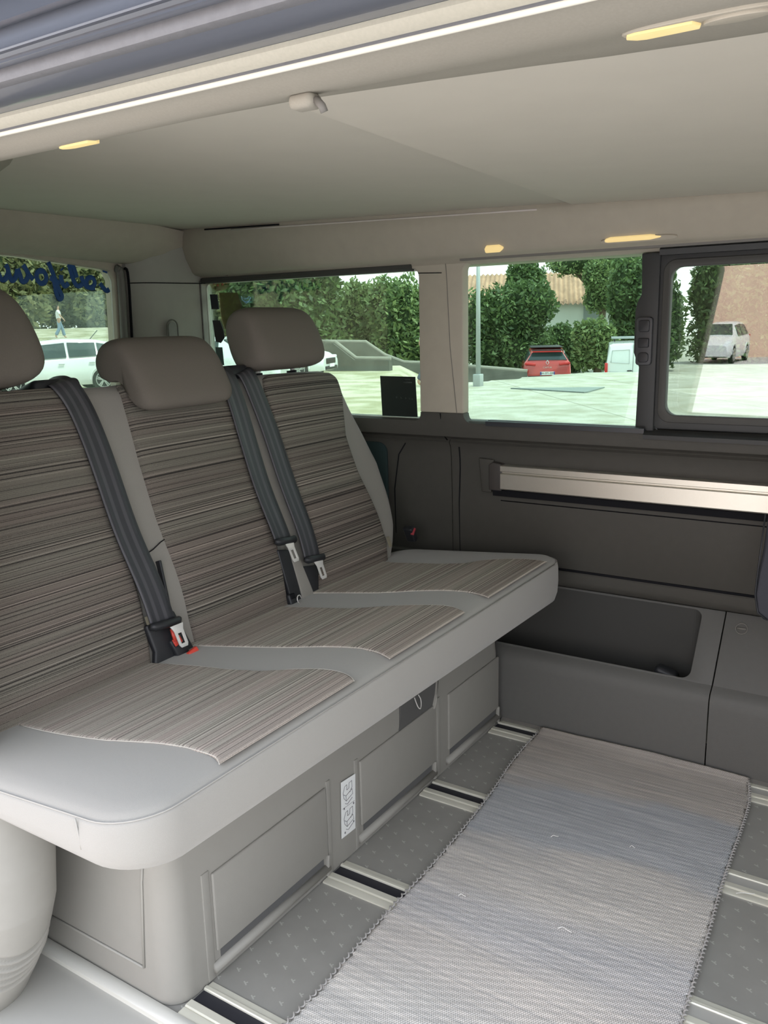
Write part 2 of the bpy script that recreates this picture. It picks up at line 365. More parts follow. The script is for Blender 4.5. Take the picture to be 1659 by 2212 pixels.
# near side wall behind the door opening (rear pillar) and in front of it
poly = [(-1.3, -.16), (-.29, -.16), (-.275, .25), (-.255, .36), (-.07, 1.22), (-.055, 1.30), (-.07, 1.36), (-1.3, 1.40)]
o = prism(poly, [], 0, .07, XZ(-.03), 'wall_left', trim_light, bev=.01); tag(o, kind='structure')
poly = [(1.30, -.16), (XFRONT, -.16), (XFRONT, 1.345), (1.22, 1.345), (1.25, 1.25)]
o = prism(poly, [], 0, .07, XZ(-.03), 'wall_left', dark_trim, bev=.01); tag(o, kind='structure')
# rounded ribbed trim beside the bench
def sidetrim():
    vs = []; fs = []; N = 190; K = 56
    for i in range(N+1):
        z = -.06+(.425+.06)*i/N
        xe = interp(z, [(-.06, -.305), (0, -.262), (.113, -.19), (.216, -.150), (.30, -.138), (.38, -.136)])
        for k in range(K+1):
            t = k/K; a = math.radians(-90+180*min(1, t*1.35)) if t < .74 else math.radians(90)
            # rounded nose in plan: from y=-.04 round to y=.10
            if t < .74: x = xe-.07+.07*math.cos(a); y = .04+.075*math.sin(a)
            else: x = xe-.07-(t-.74)/.26*.35; y = .115
            rib = 0
            c = z-(-.02+.0*z); 
            q = z+.10*(x-xe)/.07*.6
            if .055 < q < .145: rib = -.0055*(1-math.cos(2*math.pi*(q-.055)/.018))
            vs.append((x+rib*math.cos(a), y+rib*math.sin(a), z))
    for i in range(N):
        for k in range(K): a = i*(K+1)+k; fs.append((a, a+1, a+K+2, a+K+1))
    me = mesh('trim_17', vs, fs, mat('side_trim_plastic', (.27, .26, .235), .6, .3, noise=.04, nscale=40)); tag(me, kind='structure')
sidetrim()

# rear wall, tailgate window opening
RX = -1.22
def RW(a, b, d): return Vector((RX-d, a, b))      # a = y, b = z
hole = rrect(.18, .80, 1.215, 1.325, .05)
def rear_top(y): return 1.325-.10*(y-.5)**2
hole = [(.20, .82), (1.15, .82), (1.185, .86), (1.200, .98), (1.212, 1.27), (1.198, 1.297), (1.17, 1.303), (.9, 1.326), (.6, 1.338), (.24, 1.335), (.2, 1.30)]
o = prism([(-.05, -.06), (1.62, -.06), (1.62, 1.50), (-.05, 1.50)], [hole], 0, .05, RW, 'wall_rear', trim_light, bev=.006); tag(o, kind='structure')
# tailgate inner header (pale, bowed) and upper rear ledge
o = extr([(-1.20, 1.335), (-1.16, 1.345), (-1.12, 1.37), (-1.09, 1.40), (-1.08, 1.445), (-1.22, 1.46), (-1.25, 1.34)], [-.05, .3, .7, 1.0, 1.25, 1.45, 1.6], lambda p, s_: Vector((p[0]-.04*(s_ > 1.4), s_, p[1]-.035*max(0, (s_-.7))**1.3)), 'trim_18', trim_light, closed=True, ang=60); tag(o, kind='structure')
# grey window edge moulding on the right of the tailgate glass
pts = [RW(1.200, .82, -.012), RW(1.213, .98, -.012), RW(1.225, 1.27, -.012), RW(1.212, 1.305, -.012)]
tag(MB().tube(smooth_path(pts, 5), .012, 8).build('trim_19', mid_trim), kind='structure')
tag(MB().tube([p+Vector((.012, .02, 0)) for p in smooth_path(pts, 5)], .004, 8).build('trim_19', gap_m), kind='structure')
# angled corner pillar between tailgate and quarter window
pil = [(-1.205, 1.245), (-1.165, 1.275), (-1.15, 1.30), (-1.13, 1.375), (-1.122, 1.44), (-1.126, 1.488), (-1.13, 1.54), (-1.28, 1.54), (-1.28, 1.24)]
o = extr(pil, [.60, .8, 1.0, 1.15, 1.30, 1.40], lambda p, s_: Vector((p[0], p[1], s_)), 'trim_20', mat('corner_trim', (.34, .33, .295), .75, .2, noise=.05, nscale=30), closed=True, ang=25); tag(o, kind='structure')
seam([(-1.200, 1.245, 1.262), (-1.163, 1.275, 1.262), (-1.148, 1.30, 1.262), (-1.128, 1.375, 1.262), (-1.10, 1.482, 1.262)], r=.0015)
seam([(-1.122, 1.482, .9), (-1.124, 1.482, 1.27)], r=.003, m_=mid_trim)
# front end of the cabin (out of view): low bulkhead with windscreen opening
o = prism([(-.03, -.06), (1.62, -.06), (1.62, 1.5), (-.03, 1.5)], [rrect(.15, .55, 1.45, 1.25, .08)], 0, .04, lambda a, b, d: Vector((XFRONT+d, a, b)), 'wall_front', dark_trim, bev=0); tag(o, kind='structure')

# ------------------------------------------------------------------ windows
g_rear = glass('tinted_rear_glass', (.56, .64, .59), .02)
g_side = glass('tinted_side_glass', (.63, .73, .67), .02)
g_slide = glass('tinted_sliding_glass', (.60, .67, .62), .115)
frame_dark = mat('window_frame_black', (.030, .031, .031), .5, .4, bump=.2, bscale=900)
frame_soft = mat('window_frame_grey', (.055, .054, .05), .55, .35)
# window_1 tailgate glass
w1 = empty('window_1', (RX, .7, .8), None, None); tag(w1, kind='structure')
o = prism(hole, [], .018, .022, RW, 'pane', g_rear, w1)
# window_2 quarter window
w2 = empty('window_2', (-.7, 1.5, .84), None, None); tag(w2, kind='structure')
prism(rrect(QX0-.01, .835, QX1+.01, 1.275, .02), [], .030, .034, XZ(YW), 'pane', g_side, w2)
prism(rrect(QX0-.012, .832, QX1+.012, 1.28, .02), [rrect(QX0+.004, .848, QX1-.004, 1.262, .018)], .022, .032, XZ(YW), 'frame', mat('pale_frame_edge', (.50, .50, .44), .5), w2, bev=.001)
o = extr([(1.486, 1.262), (1.480, 1.268), (1.482, 1.278), (1.49, 1.281), (1.505, 1.275), (1.50, 1.262)], [QX0+.01, QX1-.02], XF, 'blind_cassette', frame_soft, w2, closed=True)
o['label'] = 'dark slim roller blind cassette'
# window_3 sliding window: fixed pane, dark post, framed sliding pane, rails, latch
w3 = empty('window_3', (.3, 1.5, .84), None, None); tag(w3, kind='structure')
prism(rrect(SX0-.01, .835, .36, 1.285, .02), [], .030, .034, XZ(YW), 'pane', g_side, w3)
o = prism([(.333, .842), (.378, .842), (.378, 1.270), (.333, 1.270), (.336, 1.175), (.326, 1.155), (.322, 1.135), (.322, 1.035), (.328, 1.02), (.336, 1.0)], [], .0, .03, XZ(YW+.004), 'post', frame_dark, w3, bev=.003)
out = rrect(.374, .848, SX1-.01, 1.268, .015)
hol = rrect(.402, .882, SX1-.06, 1.236, .028)
prism(out, [hol], .0, .028, XZ(YW+.010), 'sliding_frame', frame_dark, w3, bev=.004)
prism(rrect(.386, .866, SX1-.045, 1.252, .030), [rrect(.404, .884, SX1-.062, 1.234, .026)], .0, .02, XZ(YW+.004), 'seal', frame_soft, w3, bev=.003)
# the sliding pane is slightly bowed
def bow(x): t = x-.385; return 1.542-.085*t+.047*t*t
prof_p = [(x, bow(x)) for x in [.386+.02*k for k in range(27)]]
prof_p += [(x, y+.004) for x, y in reversed(prof_p)]
o = extr(prof_p, [.872, 1.248], lambda p, s_: Vector((p[0], p[1], s_)), 'pane', g_slide, w3, closed=True, ang=60)
# rails under and above
extr([(1.478, .838), (1.478, .850), (1.482, .852), (1.486, .852), (1.487, .846), (1.494, .846), (1.495, .853), (1.512, .853), (1.512, .838)], [-.075, .36], XF, 'track', mat('track_black', (.03, .033, .038), .35, .5), w3, closed=True, ang=25)
extr([(1.470, .826), (1.470, .836), (1.480, .842), (1.515, .848), (1.515, .826)], [.36, SX1], XF, 'track', frame_dark, w3, closed=True, ang=25)
extr([(1.478, 1.262), (1.476, 1.275), (1.484, 1.281), (1.515, 1.281), (1.515, 1.262)], [.38, SX1], XF, 'top_rail', frame_dark, w3, closed=True, ang=25)
extr([(1.474, 1.279), (1.472, 1.286), (1.480, 1.290), (1.50, 1.290), (1.50, 1.279)], [SX0+.0, SX1], XF, 'top_moulding', mid_trim, w3, closed=True, ang=25)
lt = prism(rrect(.330, 1.005, .368, 1.120, .008), [], -.008, .006, XZ(YW+.002), 'latch', mat('latch_black', (.045, .046, .05), .45, .4), w3, bev=.002)
prism(rrect(.336, 1.085, .362, 1.113, .005), [], -.010, -.002, XZ(YW), 'latch_button', black_pl, lt, bev=.002)
prism(rrect(.336, 1.048, .362, 1.070, .003), [], -.013, -.004, XZ(YW), 'latch_grip', black_pl, lt, bev=.002)
prism(rrect(.336, 1.012, .362, 1.036, .008), [], -.010, -.002, XZ(YW), 'latch_button', black_pl, lt, bev=.002)

# ------------------------------------------------------------------ rear bench
bench = empty('rear_bench', (-.2, .7, 0), 'three-seat van bench with grey striped fabric, head restraints and moulded plastic base', 'bench seat')
A = math.radians(18.5); bd = Vector((-math.sin(A), 0, math.cos(A))); bn = Vector((math.cos(A), 0, math.sin(A))); B0 = Vector((-.30, 0, .47))
def hump(y, t):
    h = 0
    for a, b in ((.0, .45), (.56, .88), (1.0, 1.31)):
        if a-.03 < y < b+.03:
            u = (y-a)/(b-a); u = min(1, max(0, u)); h = max(h, .010*(1-(2*u-1)**4))
    lo = .016*math.exp(-((t-.13)/.12)**2)
    return h+lo
def BK(y, t, off=0): return B0+Vector((0, y, 0))+bd*t+bn*(off+hump(y, t))
def BF(y, t, off=0): return B0+Vector((0, y, 0))+bd*t+bn*off
def edged(n, e):    # param samples 0..1 denser near ends
    s = [0, .15*e, .4*e, .7*e, e]
    mid = [e+(1-2*e)*k/n for k in range(1, n)]
    return s+mid+[1-x for x in reversed(s)]
def pillow(name, Lf, Rf, Bf, Tf, H, base, er, place, material, parent, nu=16, nv=24, back=None, corner=0):
    """closed cushion patch: Lf,Rf side curves over v; Bf,Tf end curves over u; er edge radius"""
    W = abs(Rf(.5)-Lf(.5)); Hh = abs(Tf(.5)-Bf(.5))
    us = edged(nu, min(.3, er/W)); vs_ = edged(nv, min(.3, er/Hh)); V = []; Fc = []; UV = []
    for v in vs_:
        for u in us:
            uu, vv = u, v
            a = Lf(vv)+(Rf(vv)-Lf(vv))*uu; b = Bf(uu)+(Tf(uu)-Bf(uu))*vv
            d1 = min(u, 1-u)*W/er; d2 = min(v, 1-v)*Hh/er
            if corner:      # pull corners in: superellipse rounding
                cu = max(0, 1-min(u, 1-u)*W/corner); cv = max(0, 1-min(v, 1-v)*Hh/corner)
                rr = math.hypot(cu, cv)
                if rr > 1e-6 and cu > 0 and cv > 0:
                    k = max(cu, cv)/rr; su = 1 if u > .5 else -1; sv = 1 if v > .5 else -1
                    a += -su*(cu-cu*k)*corner*(1 if Rf(.5) > Lf(.5) else -1); b += -sv*(cv-cv*k)*corner
                    d1 = d2 = min(9, max(0, (1-max(cu, cv)))*corner/er)
            g = lambda d: math.sqrt(max(0, 1-(1-min(1, d))**2))
            off = base+H*min(g(d1), g(d2))
            V.append(place(a, b, off)); UV.append((a, b))
    nU = len(us); nV = len(vs_)
    for j in range(nV-1):
        for i in range(nU-1): q = j*nU+i; Fc.append((q, q+1, q+nU+1, q+nU))
    if back is not None:
        ring = [i for i in range(nU)]+[j*nU+nU-1 for j in range(1, nV)]+[(nV-1)*nU+i for i in range(nU-2, -1, -1)]+[j*nU for j in range(nV-2, 0, -1)]
        st = len(V)
        for r_ in ring:
            a, b = UV[r_]; V.append(place(a, b, back)); UV.append((a, b))
        q = len(ring)
        for i in range(q): Fc.append((ring[i], ring[(i+1) % q], st+(i+1) % q, st+i))
        Fc.append(tuple(st+i for i in range(q)))
    return mesh(name, V, Fc, material, parent, True, UV)
# backrest body
outR = [(-.08, 1.33), (.0, 1.345), (.04, 1.372), (.09, 1.394), (.18, 1.408), (.28, 1.418), (.37, 1.395), (.45, 1.368), (.53, 1.35), (.60, 1.335)]
pillow('backrest', lambda v: -.0, lambda v: interp(-.08+v*.655, outR), lambda u: -.08, lambda u: .583-.022*u, .035, -.035, .035, BK, fabric, bench, nu=60, nv=40, back=-.13, corner=.07)
tt = lambda v, a, b: a+(b-a)*v
PL = lambda y: (lambda v: y)
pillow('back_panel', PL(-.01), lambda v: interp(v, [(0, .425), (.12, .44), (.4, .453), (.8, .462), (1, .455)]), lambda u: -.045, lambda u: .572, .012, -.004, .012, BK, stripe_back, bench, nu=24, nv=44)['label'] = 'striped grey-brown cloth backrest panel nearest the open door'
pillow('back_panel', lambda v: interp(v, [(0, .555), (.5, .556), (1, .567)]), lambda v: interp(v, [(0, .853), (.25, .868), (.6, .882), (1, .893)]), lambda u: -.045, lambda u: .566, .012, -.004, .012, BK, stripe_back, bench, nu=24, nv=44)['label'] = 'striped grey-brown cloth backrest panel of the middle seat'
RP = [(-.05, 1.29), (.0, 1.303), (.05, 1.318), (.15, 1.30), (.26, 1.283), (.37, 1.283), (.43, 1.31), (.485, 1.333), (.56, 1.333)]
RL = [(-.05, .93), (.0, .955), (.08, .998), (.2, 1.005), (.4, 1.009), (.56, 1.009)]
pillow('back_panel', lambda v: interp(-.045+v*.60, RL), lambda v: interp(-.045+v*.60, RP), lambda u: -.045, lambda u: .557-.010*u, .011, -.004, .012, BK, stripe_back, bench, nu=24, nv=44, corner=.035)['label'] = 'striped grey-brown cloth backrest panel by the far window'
# small flag labels on the backrest edge
MB().box(BF(.443, .075, .030), (.003, .012, .034), Matrix.Rotation(-A, 3, 'Y')).build('flag_label', mat('flag_cloth', (.20, .18, .13), .8), bench, False)
MB().box(BF(1.312, .045, .024), (.003, .012, .030), Matrix.Rotation(-A, 3, 'Y')).build('flag_label', MATS['flag_cloth'], bench, False)
# stitched bolster seam between first and middle seat
MB().tube([BK(.50, .21, .0375-.035), BK(.52, .215, .003), BK(.545, .225, .003), BK(.557, .228, .003)], .0012, 5).build('stitching', gap_m, bench)

# seat cushion
def SZ(x): return .505+.09*(x-.17)
def ST(x, y, off=0): return Vector((x, y, SZ(x)+off))
cx0, cx1, cy0, cy1 = -.36, .176, -.018, 1.465
def cring(inset, rad):
    return rrect(cx0+inset, cy0+inset, cx1-inset, cy1-inset, max(.01, rad-inset), 10)
rings = [(.045, None, 0.02, .085), (.02, None, 0, .085), (.006, None, .08, .085), (0, None, .3, .085), (-.002, None, .65, .085), (-.001, -.022, None, .085), (.0005, -.010, None, .085), (.003, -.004, None, .085), (.0055, -.006, None, .085), (.008, -.002, None, .085), (.018, .004, None, .085), (.04, .008, None, .085), (.09, .010, None, .12)]
V = []; Fc = []
for ins, off, za, rad in rings:
    for (x, y) in cring(ins, rad):
        if off is None:
            # underside line dips slightly in the middle, follows seat slope a little
            zb_ = .392+.030*max(0, 1-y/.25)+.003*math.sin(y*9); z = zb_+(SZ(x)-.022-zb_)*za
            V.append((x, y, z))
        else: V.append(tuple(ST(x, y, off)))
q = len(cring(0, .085))
for i in range(len(rings)-1):
    for k in range(q): Fc.append((i*q+k, i*q+(k+1) % q, (i+1)*q+(k+1) % q, (i+1)*q+k))
Fc.append(tuple(range(q))); Fc.append(tuple((len(rings)-1)*q+k for k in range(q)))
cush = mesh('seat_cushion', V, Fc, fabric_seat, bench)
# piping / seam thread around the cushion top
pp = [ST(x, y, -.0045) for x, y in cring(.003, .085)]; pp.append(pp[0])
MB().tube(pp, .0012, 6).build('piping', mat('piping', (.34, .325, .30), .8), cush)
MB().tube([ST(.07, cy0-.0025, -.004), Vector((.072, cy0-.001, .46)), Vector((.073, cy0-.0005, .447))], .0012, 5).build('stitching', MATS['piping'], cush)
def seatpanel(near, farc, x0, x1, lbl):
    sp = pillow('seat_panel', lambda v: interp(x0+(x1-x0)*v, near), lambda v: interp(x0+(x1-x0)*v, farc), lambda u: x0, lambda u: x1, .0035, .0095, .006, lambda a, b, o: ST(b, a, o), stripe_seat, bench, nu=24, nv=30)
    sp['label'] = lbl
    for cv in (near, farc):
        t = MB()
        pts = smooth_path([ST(x, y, .0112) for x, y in [p for p in cv if x0 < p[0]] ], 4); t.tube(pts, .0008, 5); t.build('stitching', thread, sp)
N1 = [(-.33, .133), (-.27, .128), (-.18, .130), (-.085, .141), (-.04, .152), (.02, .168), (.077, .174), (.131, .170), (.150, .164), (.166, .152)]
F1 = [(-.33, .425), (-.25, .438), (-.176, .45), (-.10, .456), (-.028, .47), (.022, .497), (.06, .512), (.098, .516), (.13, .509), (.151, .498), (.166, .485)]
N2 = [(-.33, .52), (-.28, .541), (-.17, .566), (-.073, .592), (-.001, .619), (.04, .629), (.078, .633), (.12, .625), (.153, .609), (.166, .60)]
F2 = [(-.33, .825), (-.28, .826), (-.218, .835), (-.1, .857), (-.007, .904), (.05, .925), (.097, .931), (.13, .922), (.156, .905), (.166, .896)]
N3 = [(-.33, .93), (-.289, .943), (-.2, .965), (-.111, .986), (-.031, 1.022), (.03, 1.040), (.083, 1.044), (.12, 1.036), (.155, 1.019), (.166, 1.01)]
F3 = [(-.33, 1.27), (-.29, 1.268), (-.233, 1.262), (-.10, 1.272), (-.04, 1.288), (-.008, 1.33), (.04, 1.352), (.093, 1.362), (.13, 1.358), (.166, 1.345)]
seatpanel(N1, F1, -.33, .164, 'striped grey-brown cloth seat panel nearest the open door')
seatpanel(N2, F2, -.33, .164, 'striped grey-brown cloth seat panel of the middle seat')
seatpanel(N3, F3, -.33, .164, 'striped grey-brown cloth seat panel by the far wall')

# base box with drawers
def basebox():
    prof = [(-.55, .002), (-.55, .405), (-.01, .405), (0, .39), (0, .25), (-.004, .22), (-.002, .05), (0, .046), (0, .002)]
    pts = rrect(-.55, .176, .0, 1.43, .045, 8)
    zs = [.002, .012, .05, .06, .2, .215, .25, .33, .405]
    V = []; Fc = []
    for z in zs:
        for (x, y) in pts:
            xx = x; yy = y
            if z > .24: xx = x-.004 if x > -.2 else x
            V.append((xx, yy, z))
    q = len(pts)
    for i in range(len(zs)-1):
        for k in range(q): Fc.append((i*q+k, i*q+(k+1) % q, (i+1)*q+(k+1) % q, (i+1)*q+k))
    Fc += [tuple(range(q)), tuple((len(zs)-1)*q+k for k in range(q))]
    o = mesh('base_box', V, Fc, base_pl, bench); sharp(o, 40); return o
bb = basebox()
def FX(x0): return (lambda a, b, d: Vector((x0+d, a, b)))
def drawer(y0, y1, lbl):
    d = prism([(y0, .052), (y1, .052), (y1, .205), (y0, .205)], [], 0, .007, FX(-.002), 'drawer_front', base_pl, bench, bev=.003)
    d['label'] = lbl
    # scooped grip channel: shade painted as a dark strip, with a rounded lower rail
    prism([(y0+.01, .034), (y1-.012, .034), (y1-.012, .052), (y0+.01, .052)], [], 0, .0015, FX(-.001), 'grip_slot_shade', mat('grip_shadow', (.10, .10, .10), .6), d)
    t = MB().tube([(.0015, y0-.01, .024), (.0015, y1+.0, .024)], .0095, 10); t.build('grip_rail', base_pl, d)
    prism([(y1-.012, .010), (y1, .010), (y1, .055), (y1-.006, .055)], [], 0, .010, FX(-.001), 'end_cheek', base_pl, d, bev=.002)
    return d
drawer(.275, .600, 'grey plastic drawer front nearest the open door')
drawer(.722, 1.045, 'grey plastic drawer front in the middle of the base')
drawer(1.115, 1.405, 'grey plastic drawer front nearest the far wall')
for y0, y1 in ((.252, .270), (.604, .618), (.704, .718), (1.06, 1.075)):
    prism([(y0, .004), (y1, .004), (y1, .215), (y0, .215)], [], 0, .004, FX(-.002), 'stile', base_pl, bench, bev=.0015)
# opening shade painted as a dark plate under the cushion, with pale tie threads
notchm = prism([(.882, .198), (1.035, .198), (1.062, .245), (1.068, .40), (.905, .40), (.893, .24)], [], 0, .004, FX(-.003), 'opening', mat('opening_shade', (.09, .088, .085), .7), bench)
prism([(1.035, .198), (1.045, .198), (1.082, .40), (1.066, .40), (1.058, .245)], [], 0, .012, FX(-.003), 'opening_lip', base_pl, bench, bev=.002)
MB().tube(smooth_path([(.004, .950, .262), (.010, .954, .240), (.012, .962, .231), (.010, .970, .236), (.008, .972, .250), (.004, .968, .262)], 4), .0013, 5).build('tie_cord', mat('white_cord', (.6, .58, .55), .8), bench)
# near end panel grooves
for pts in ([(-.46, .1745, .060), (-.07, .1745, .060)], [(-.07, .1745, .060), (-.055, .1745, .23), (-.05, .1745, .26)]):
    MB().tube(pts, .0022, 6).build('groove', mat('groove_grey', (.29, .28, .255), .6), bb)
# instruction sticker with line drawings
stk = prism([(.648, .062), (.698, .060), (.704, .186), (.653, .190)], [], 0, .001, FX(.0025), 'instruction_label', mat('label_white', (.72, .73, .72), .5), bench)
stk['label'] = 'white sticker with line drawings of the folding bench'
ink = MB()
def inkline(P, r=.0006): ink.tube([Vector((.0038, y, z)) for y, z in P], r, 4)
for z0 in (.132, .072):
    inkline([(.658, z0+.030), (.664, z0+.043), (.672, z0+.044), (.671, z0+.032), (.679, z0+.033), (.680, z0+.044), (.690, z0+.045), (.690, z0+.030), (.682, z0+.022)])
    inkline([(.658, z0+.030), (.660, z0+.018), (.668, z0+.008), (.692, z0+.014), (.690, z0+.026), (.668, z0+.020), (.660, z0+.026)])
    inkline([(.668, z0+.008), (.668, z0+.020)]); inkline([(.664, z0+.004), (.672, z0-.001), (.690, z0+.006)])
inkline([(.654, .128), (.698, .126)], .0004)
for y, z in ((.660, .070), (.692, .080), (.694, .122), (.660, .126)): ink.box((.0038, y, z), (.001, .003, .004))
ink.build('line_drawing', mat('label_ink', (.12, .12, .13), .6), stk)

# headrests
def headrest(yc, w, prof, lbl, skew=0, tp=.0, posts=True, n=28, ex=2.6, dt=0):
    """side profile (off,t) lofted across width with rounded ends"""
    P = smooth_path([Vector((a, b, 0)) for a, b in prof+[prof[0]]], 4)[:-1]
    cx = sum(p.x for p in P)/len(P); cyy = sum(p.y for p in P)/len(P); V = []; Fc = []
    for i in range(n+1):
        s = -math.cos(math.pi*i/n); s = max(-.999, min(.999, s))
        k = (1-abs(s)**ex)**(1/ex)
        for p in P:
            t = cyy+(p.y-cyy)*(k**.85)+dt; off = cx+(p.x-cx)*k
            wt = w/2*(1-tp*((p.y-cyy)/.09))
            V.append(BF(yc+s*wt+skew*(t-cyy), t, off))
    q = len(P)
    for i in range(n):
        for k in range(q): Fc.append((i*q+k, i*q+(k+1) % q, (i+1)*q+(k+1) % q, (i+1)*q+k))
    Fc += [tuple(range(q)), tuple(n*q+k for k in range(q))]
    h = mesh('headrest', V, Fc, fabric_head, bench); h['label'] = lbl
    if posts:
        for sy in (-.07, .07):
            MB().tube([BF(yc+sy, .54, -.035), BF(yc+sy, cyy, -.02)], .006, 10).build('post', chrome, h)
            MB().tube([BF(yc+sy, .558, -.037), BF(yc+sy, .572, -.034)], .014, 12).build('post_guide', black_pl, h)
    return h
sidep = [(-.045, .58), (.01, .567), (.045, .572), (.058, .60), (.058, .65), (.045, .705), (.012, .732), (-.03, .73), (-.055, .70), (-.058, .63)]
sidep2 = [(-.045, .585), (.01, .577), (.045, .585), (.06, .62), (.06, .68), (.045, .745), (.012, .78), (-.03, .778), (-.055, .745), (-.058, .65)]
headrest(1.118, .272, sidep, 'rounded grey headrest in front of the quarter window', tp=.04, ex=6)
headrest(.245, .295, sidep2, 'rounded grey headrest nearest the open door', tp=.05, ex=3.6)
midp = [(-.06, .60), (-.03, .580), (.0, .572), (.022, .548), (.034, .505), (.048, .492), (.066, .495), (.075, .515), (.070, .56), (.058, .61), (.03, .655), (-.015, .668), (-.05, .655), (-.065, .63)]
headrest(.703, .272, midp, 'blocky grey headrest draped over the middle backrest', tp=-.0, ex=7, n=30)
# chrome head restraint release fittings on near seat
MB().box(BF(.30, .578, -.02), (.01, .03, .006)).build('release_fitting', chrome, bench)
MB().box(BF(.345, .578, -.02), (.01, .012, .004)).build('release_fitting', chrome, bench)
# black belt guides on top of the backrest
for y0, y1 in ((.375, .485), (.862, .985)):
    g = MB().box(BF((y0+y1)/2, .575, -.055), (.11, (y1-y0), .035), Matrix.Rotation(-A, 3, 'Y'), .012)
    g.build('belt_guide', black_pl, bench)
# rear shelf cover behind backrest top (dark)
MB().box(BF(.40, .57, -.12), (.06, .22, .06), Matrix.Rotation(-A, 3, 'Y'), .015).build('belt_reel_cover', mat('reel_cover', (.07, .068, .065), .6), bench)
MB().box(BF(.90, .57, -.12), (.06, .16, .05), Matrix.Rotation(-A, 3, 'Y'), .015).build('belt_reel_cover', MATS['reel_cover'], bench)
# buckles tucked at the backrest foot
def buckle(y, t, off, lbl, ang=0, s=1, red=True):
    R = Matrix.Rotation(-A, 3, 'Y') @ Matrix.Rotation(ang, 3, 'X')
    b = MB().box(BF(y, t, off), (.022*s, .036*s, .052*s), R, .004).build('buckle', black_pl, bench); b['label'] = lbl
    c = BF(y, t, off)+R @ Vector((.0105*s, .0, .016*s))
    MB().box(c, (.006*s, .024*s, .018*s), R, .002).build('release_button', red_pl if red else gap_m, b)
    return b

# ------------------------------------------------------------------ seat belts
def belt_mat():
    M = bpy.data.materials.new('ribbed_webbing'); M.use_nodes = True; n = M.node_tree.nodes; l = M.node_tree.links
    b = n['Principled BSDF']; b.inputs['Roughness'].default_value = .5; b.inputs['Specular IOR Level'].default_value = .5
    uv = n.new('ShaderNodeUVMap'); uv.uv_map = 'UV'; s = n.new('ShaderNodeSeparateXYZ'); l.new(uv.outputs[0], s.inputs[0])
    r = n.new('ShaderNodeValToRGB'); l.new(s.outputs['X'], r.inputs[0]); el = r.color_ramp.elements
    d, g = (.030, .030, .036, 1), (.060, .058, .066, 1)
    el[0].position = 0; el[0].color = g; el[1].position = 1; el[1].color = g
    for p, c in ((.06, g), (.09, d), (.27, d), (.30, g), (.40, g), (.43, d), (.60, d), (.63, g), (.74, g), (.77, d), (.93, d)): q = el.new(p); q.color = c
    w_ = n.new('ShaderNodeTexNoise'); w_.inputs['Scale'].default_value = 1; mp = n.new('ShaderNodeMapping'); mp.inputs['Scale'].default_value = (30, 1200, 1); l.new(uv.outputs[0], mp.inputs[0]); l.new(mp.outputs[0], w_.inputs['Vector'])
    bp = n.new('ShaderNodeBump'); bp.inputs['Strength'].default_value = .4; bp.inputs['Distance'].default_value = .0006; l.new(w_.outputs['Fac'], bp.inputs['Height']); l.new(bp.outputs[0], b.inputs['Normal'])
    l.new(r.outputs[0], b.inputs['Base Color']); return M
webm = belt_mat()
def seat_belt(path, w, lbl, tongue_t, red=False, to=0, ty=0):
    base = BF(path[-1][0], path[-1][1], .03)
    o = empty('seat_belt', base, lbl, 'seat belt', 'seat belts down the bench backrest')
    P = smooth_path([Vector(p) for p in path], 8); V = []; Fc = []; UV = []
    L = 0
    for i, p in enumerate(P):
        t = (P[min(i+1, len(P)-1)]-P[max(i-1, 0)]); dy, dt = t.x, t.y
        ln = math.hypot(dy, dt) or 1; a = Vector((-dt/ln, dy/ln)) if dt < 0 else Vector((dt/ln, -dy/ln))
        if i: L += (P[i]-P[i-1]).length
        for j in range(7):
            k = j/6; s = (k-.5)*w
            V.append(BK(p.x+a.x*s*1, p.y+a.y*s, p.z+.0008*math.cos(k*6*math.pi))); UV.append((k, L))
        for j in range(7):
            k = 1-j/6; s = (k-.5)*w
            V.append(BK(p.x+a.x*s, p.y+a.y*s, p.z-.0025)); UV.append((k, L))
    for i in range(len(P)-1):
        for j in range(14): Fc.append((i*14+j, i*14+(j+1) % 14, (i+1)*14+(j+1) % 14, (i+1)*14+j))
    Fc += [tuple(range(14)), tuple((len(P)-1)*14+j for j in range(14))]
    mesh('webbing', V, Fc, webm, o, True, UV)
    e = P[-1]; y, t, off = e.x, e.y, e.z
    R = Matrix.Rotation(-A, 3, 'Y')
    up_ = lambda yy, tt_, oo: BK(yy, tt_, oo)
    st = MB().tube([up_(y-w*.62, t+.004, off+.004), up_(y-w*.5, t, off+.008), up_(y+w*.5, t-.006, off+.008), up_(y+w*.62, t-.002, off+.004)], [.006, .009, .009, .006], 10)
    st.build('tongue_grip', black_pl, o)
    # metal tongue: shank and open loop
    fn = lambda a, b, d: BK(y+.006+ty+a+.18*(-b), t-.010+b, off+.010+d+to)
    loop = [(-.017, .0), (.017, .0), (.012, -.012), (.0115, -.042), (.008, -.048), (-.008, -.048), (-.0115, -.042), (-.012, -.012)]
    prism(loop, [[(-.005, -.018), (.005, -.018), (.005, -.040), (-.005, -.040)]], 0, .0025, fn, 'tongue', chrome, o, bev=.0005)
    return o
seat_belt([(.425, .592, -.05), (.428, .585, -.004), (.432, .57, .014), (.447, .53, .016), (.457, .47, .016), (.461, .38, .018), (.461, .25, .020), (.465, .15, .022), (.470, .068, .024)], .062, 'dark ribbed seat belt nearest the open door, its bright tongue over a red-buttoned buckle', 0, to=.012, ty=.006)
seat_belt([(.872, .58, -.05), (.876, .574, -.004), (.880, .56, .014), (.886, .50, .016), (.885, .40, .016), (.880, .27, .018), (.876, .147, .022)], .062, 'dark seat belt hanging beside the middle backrest, ending higher than its neighbour', 0)
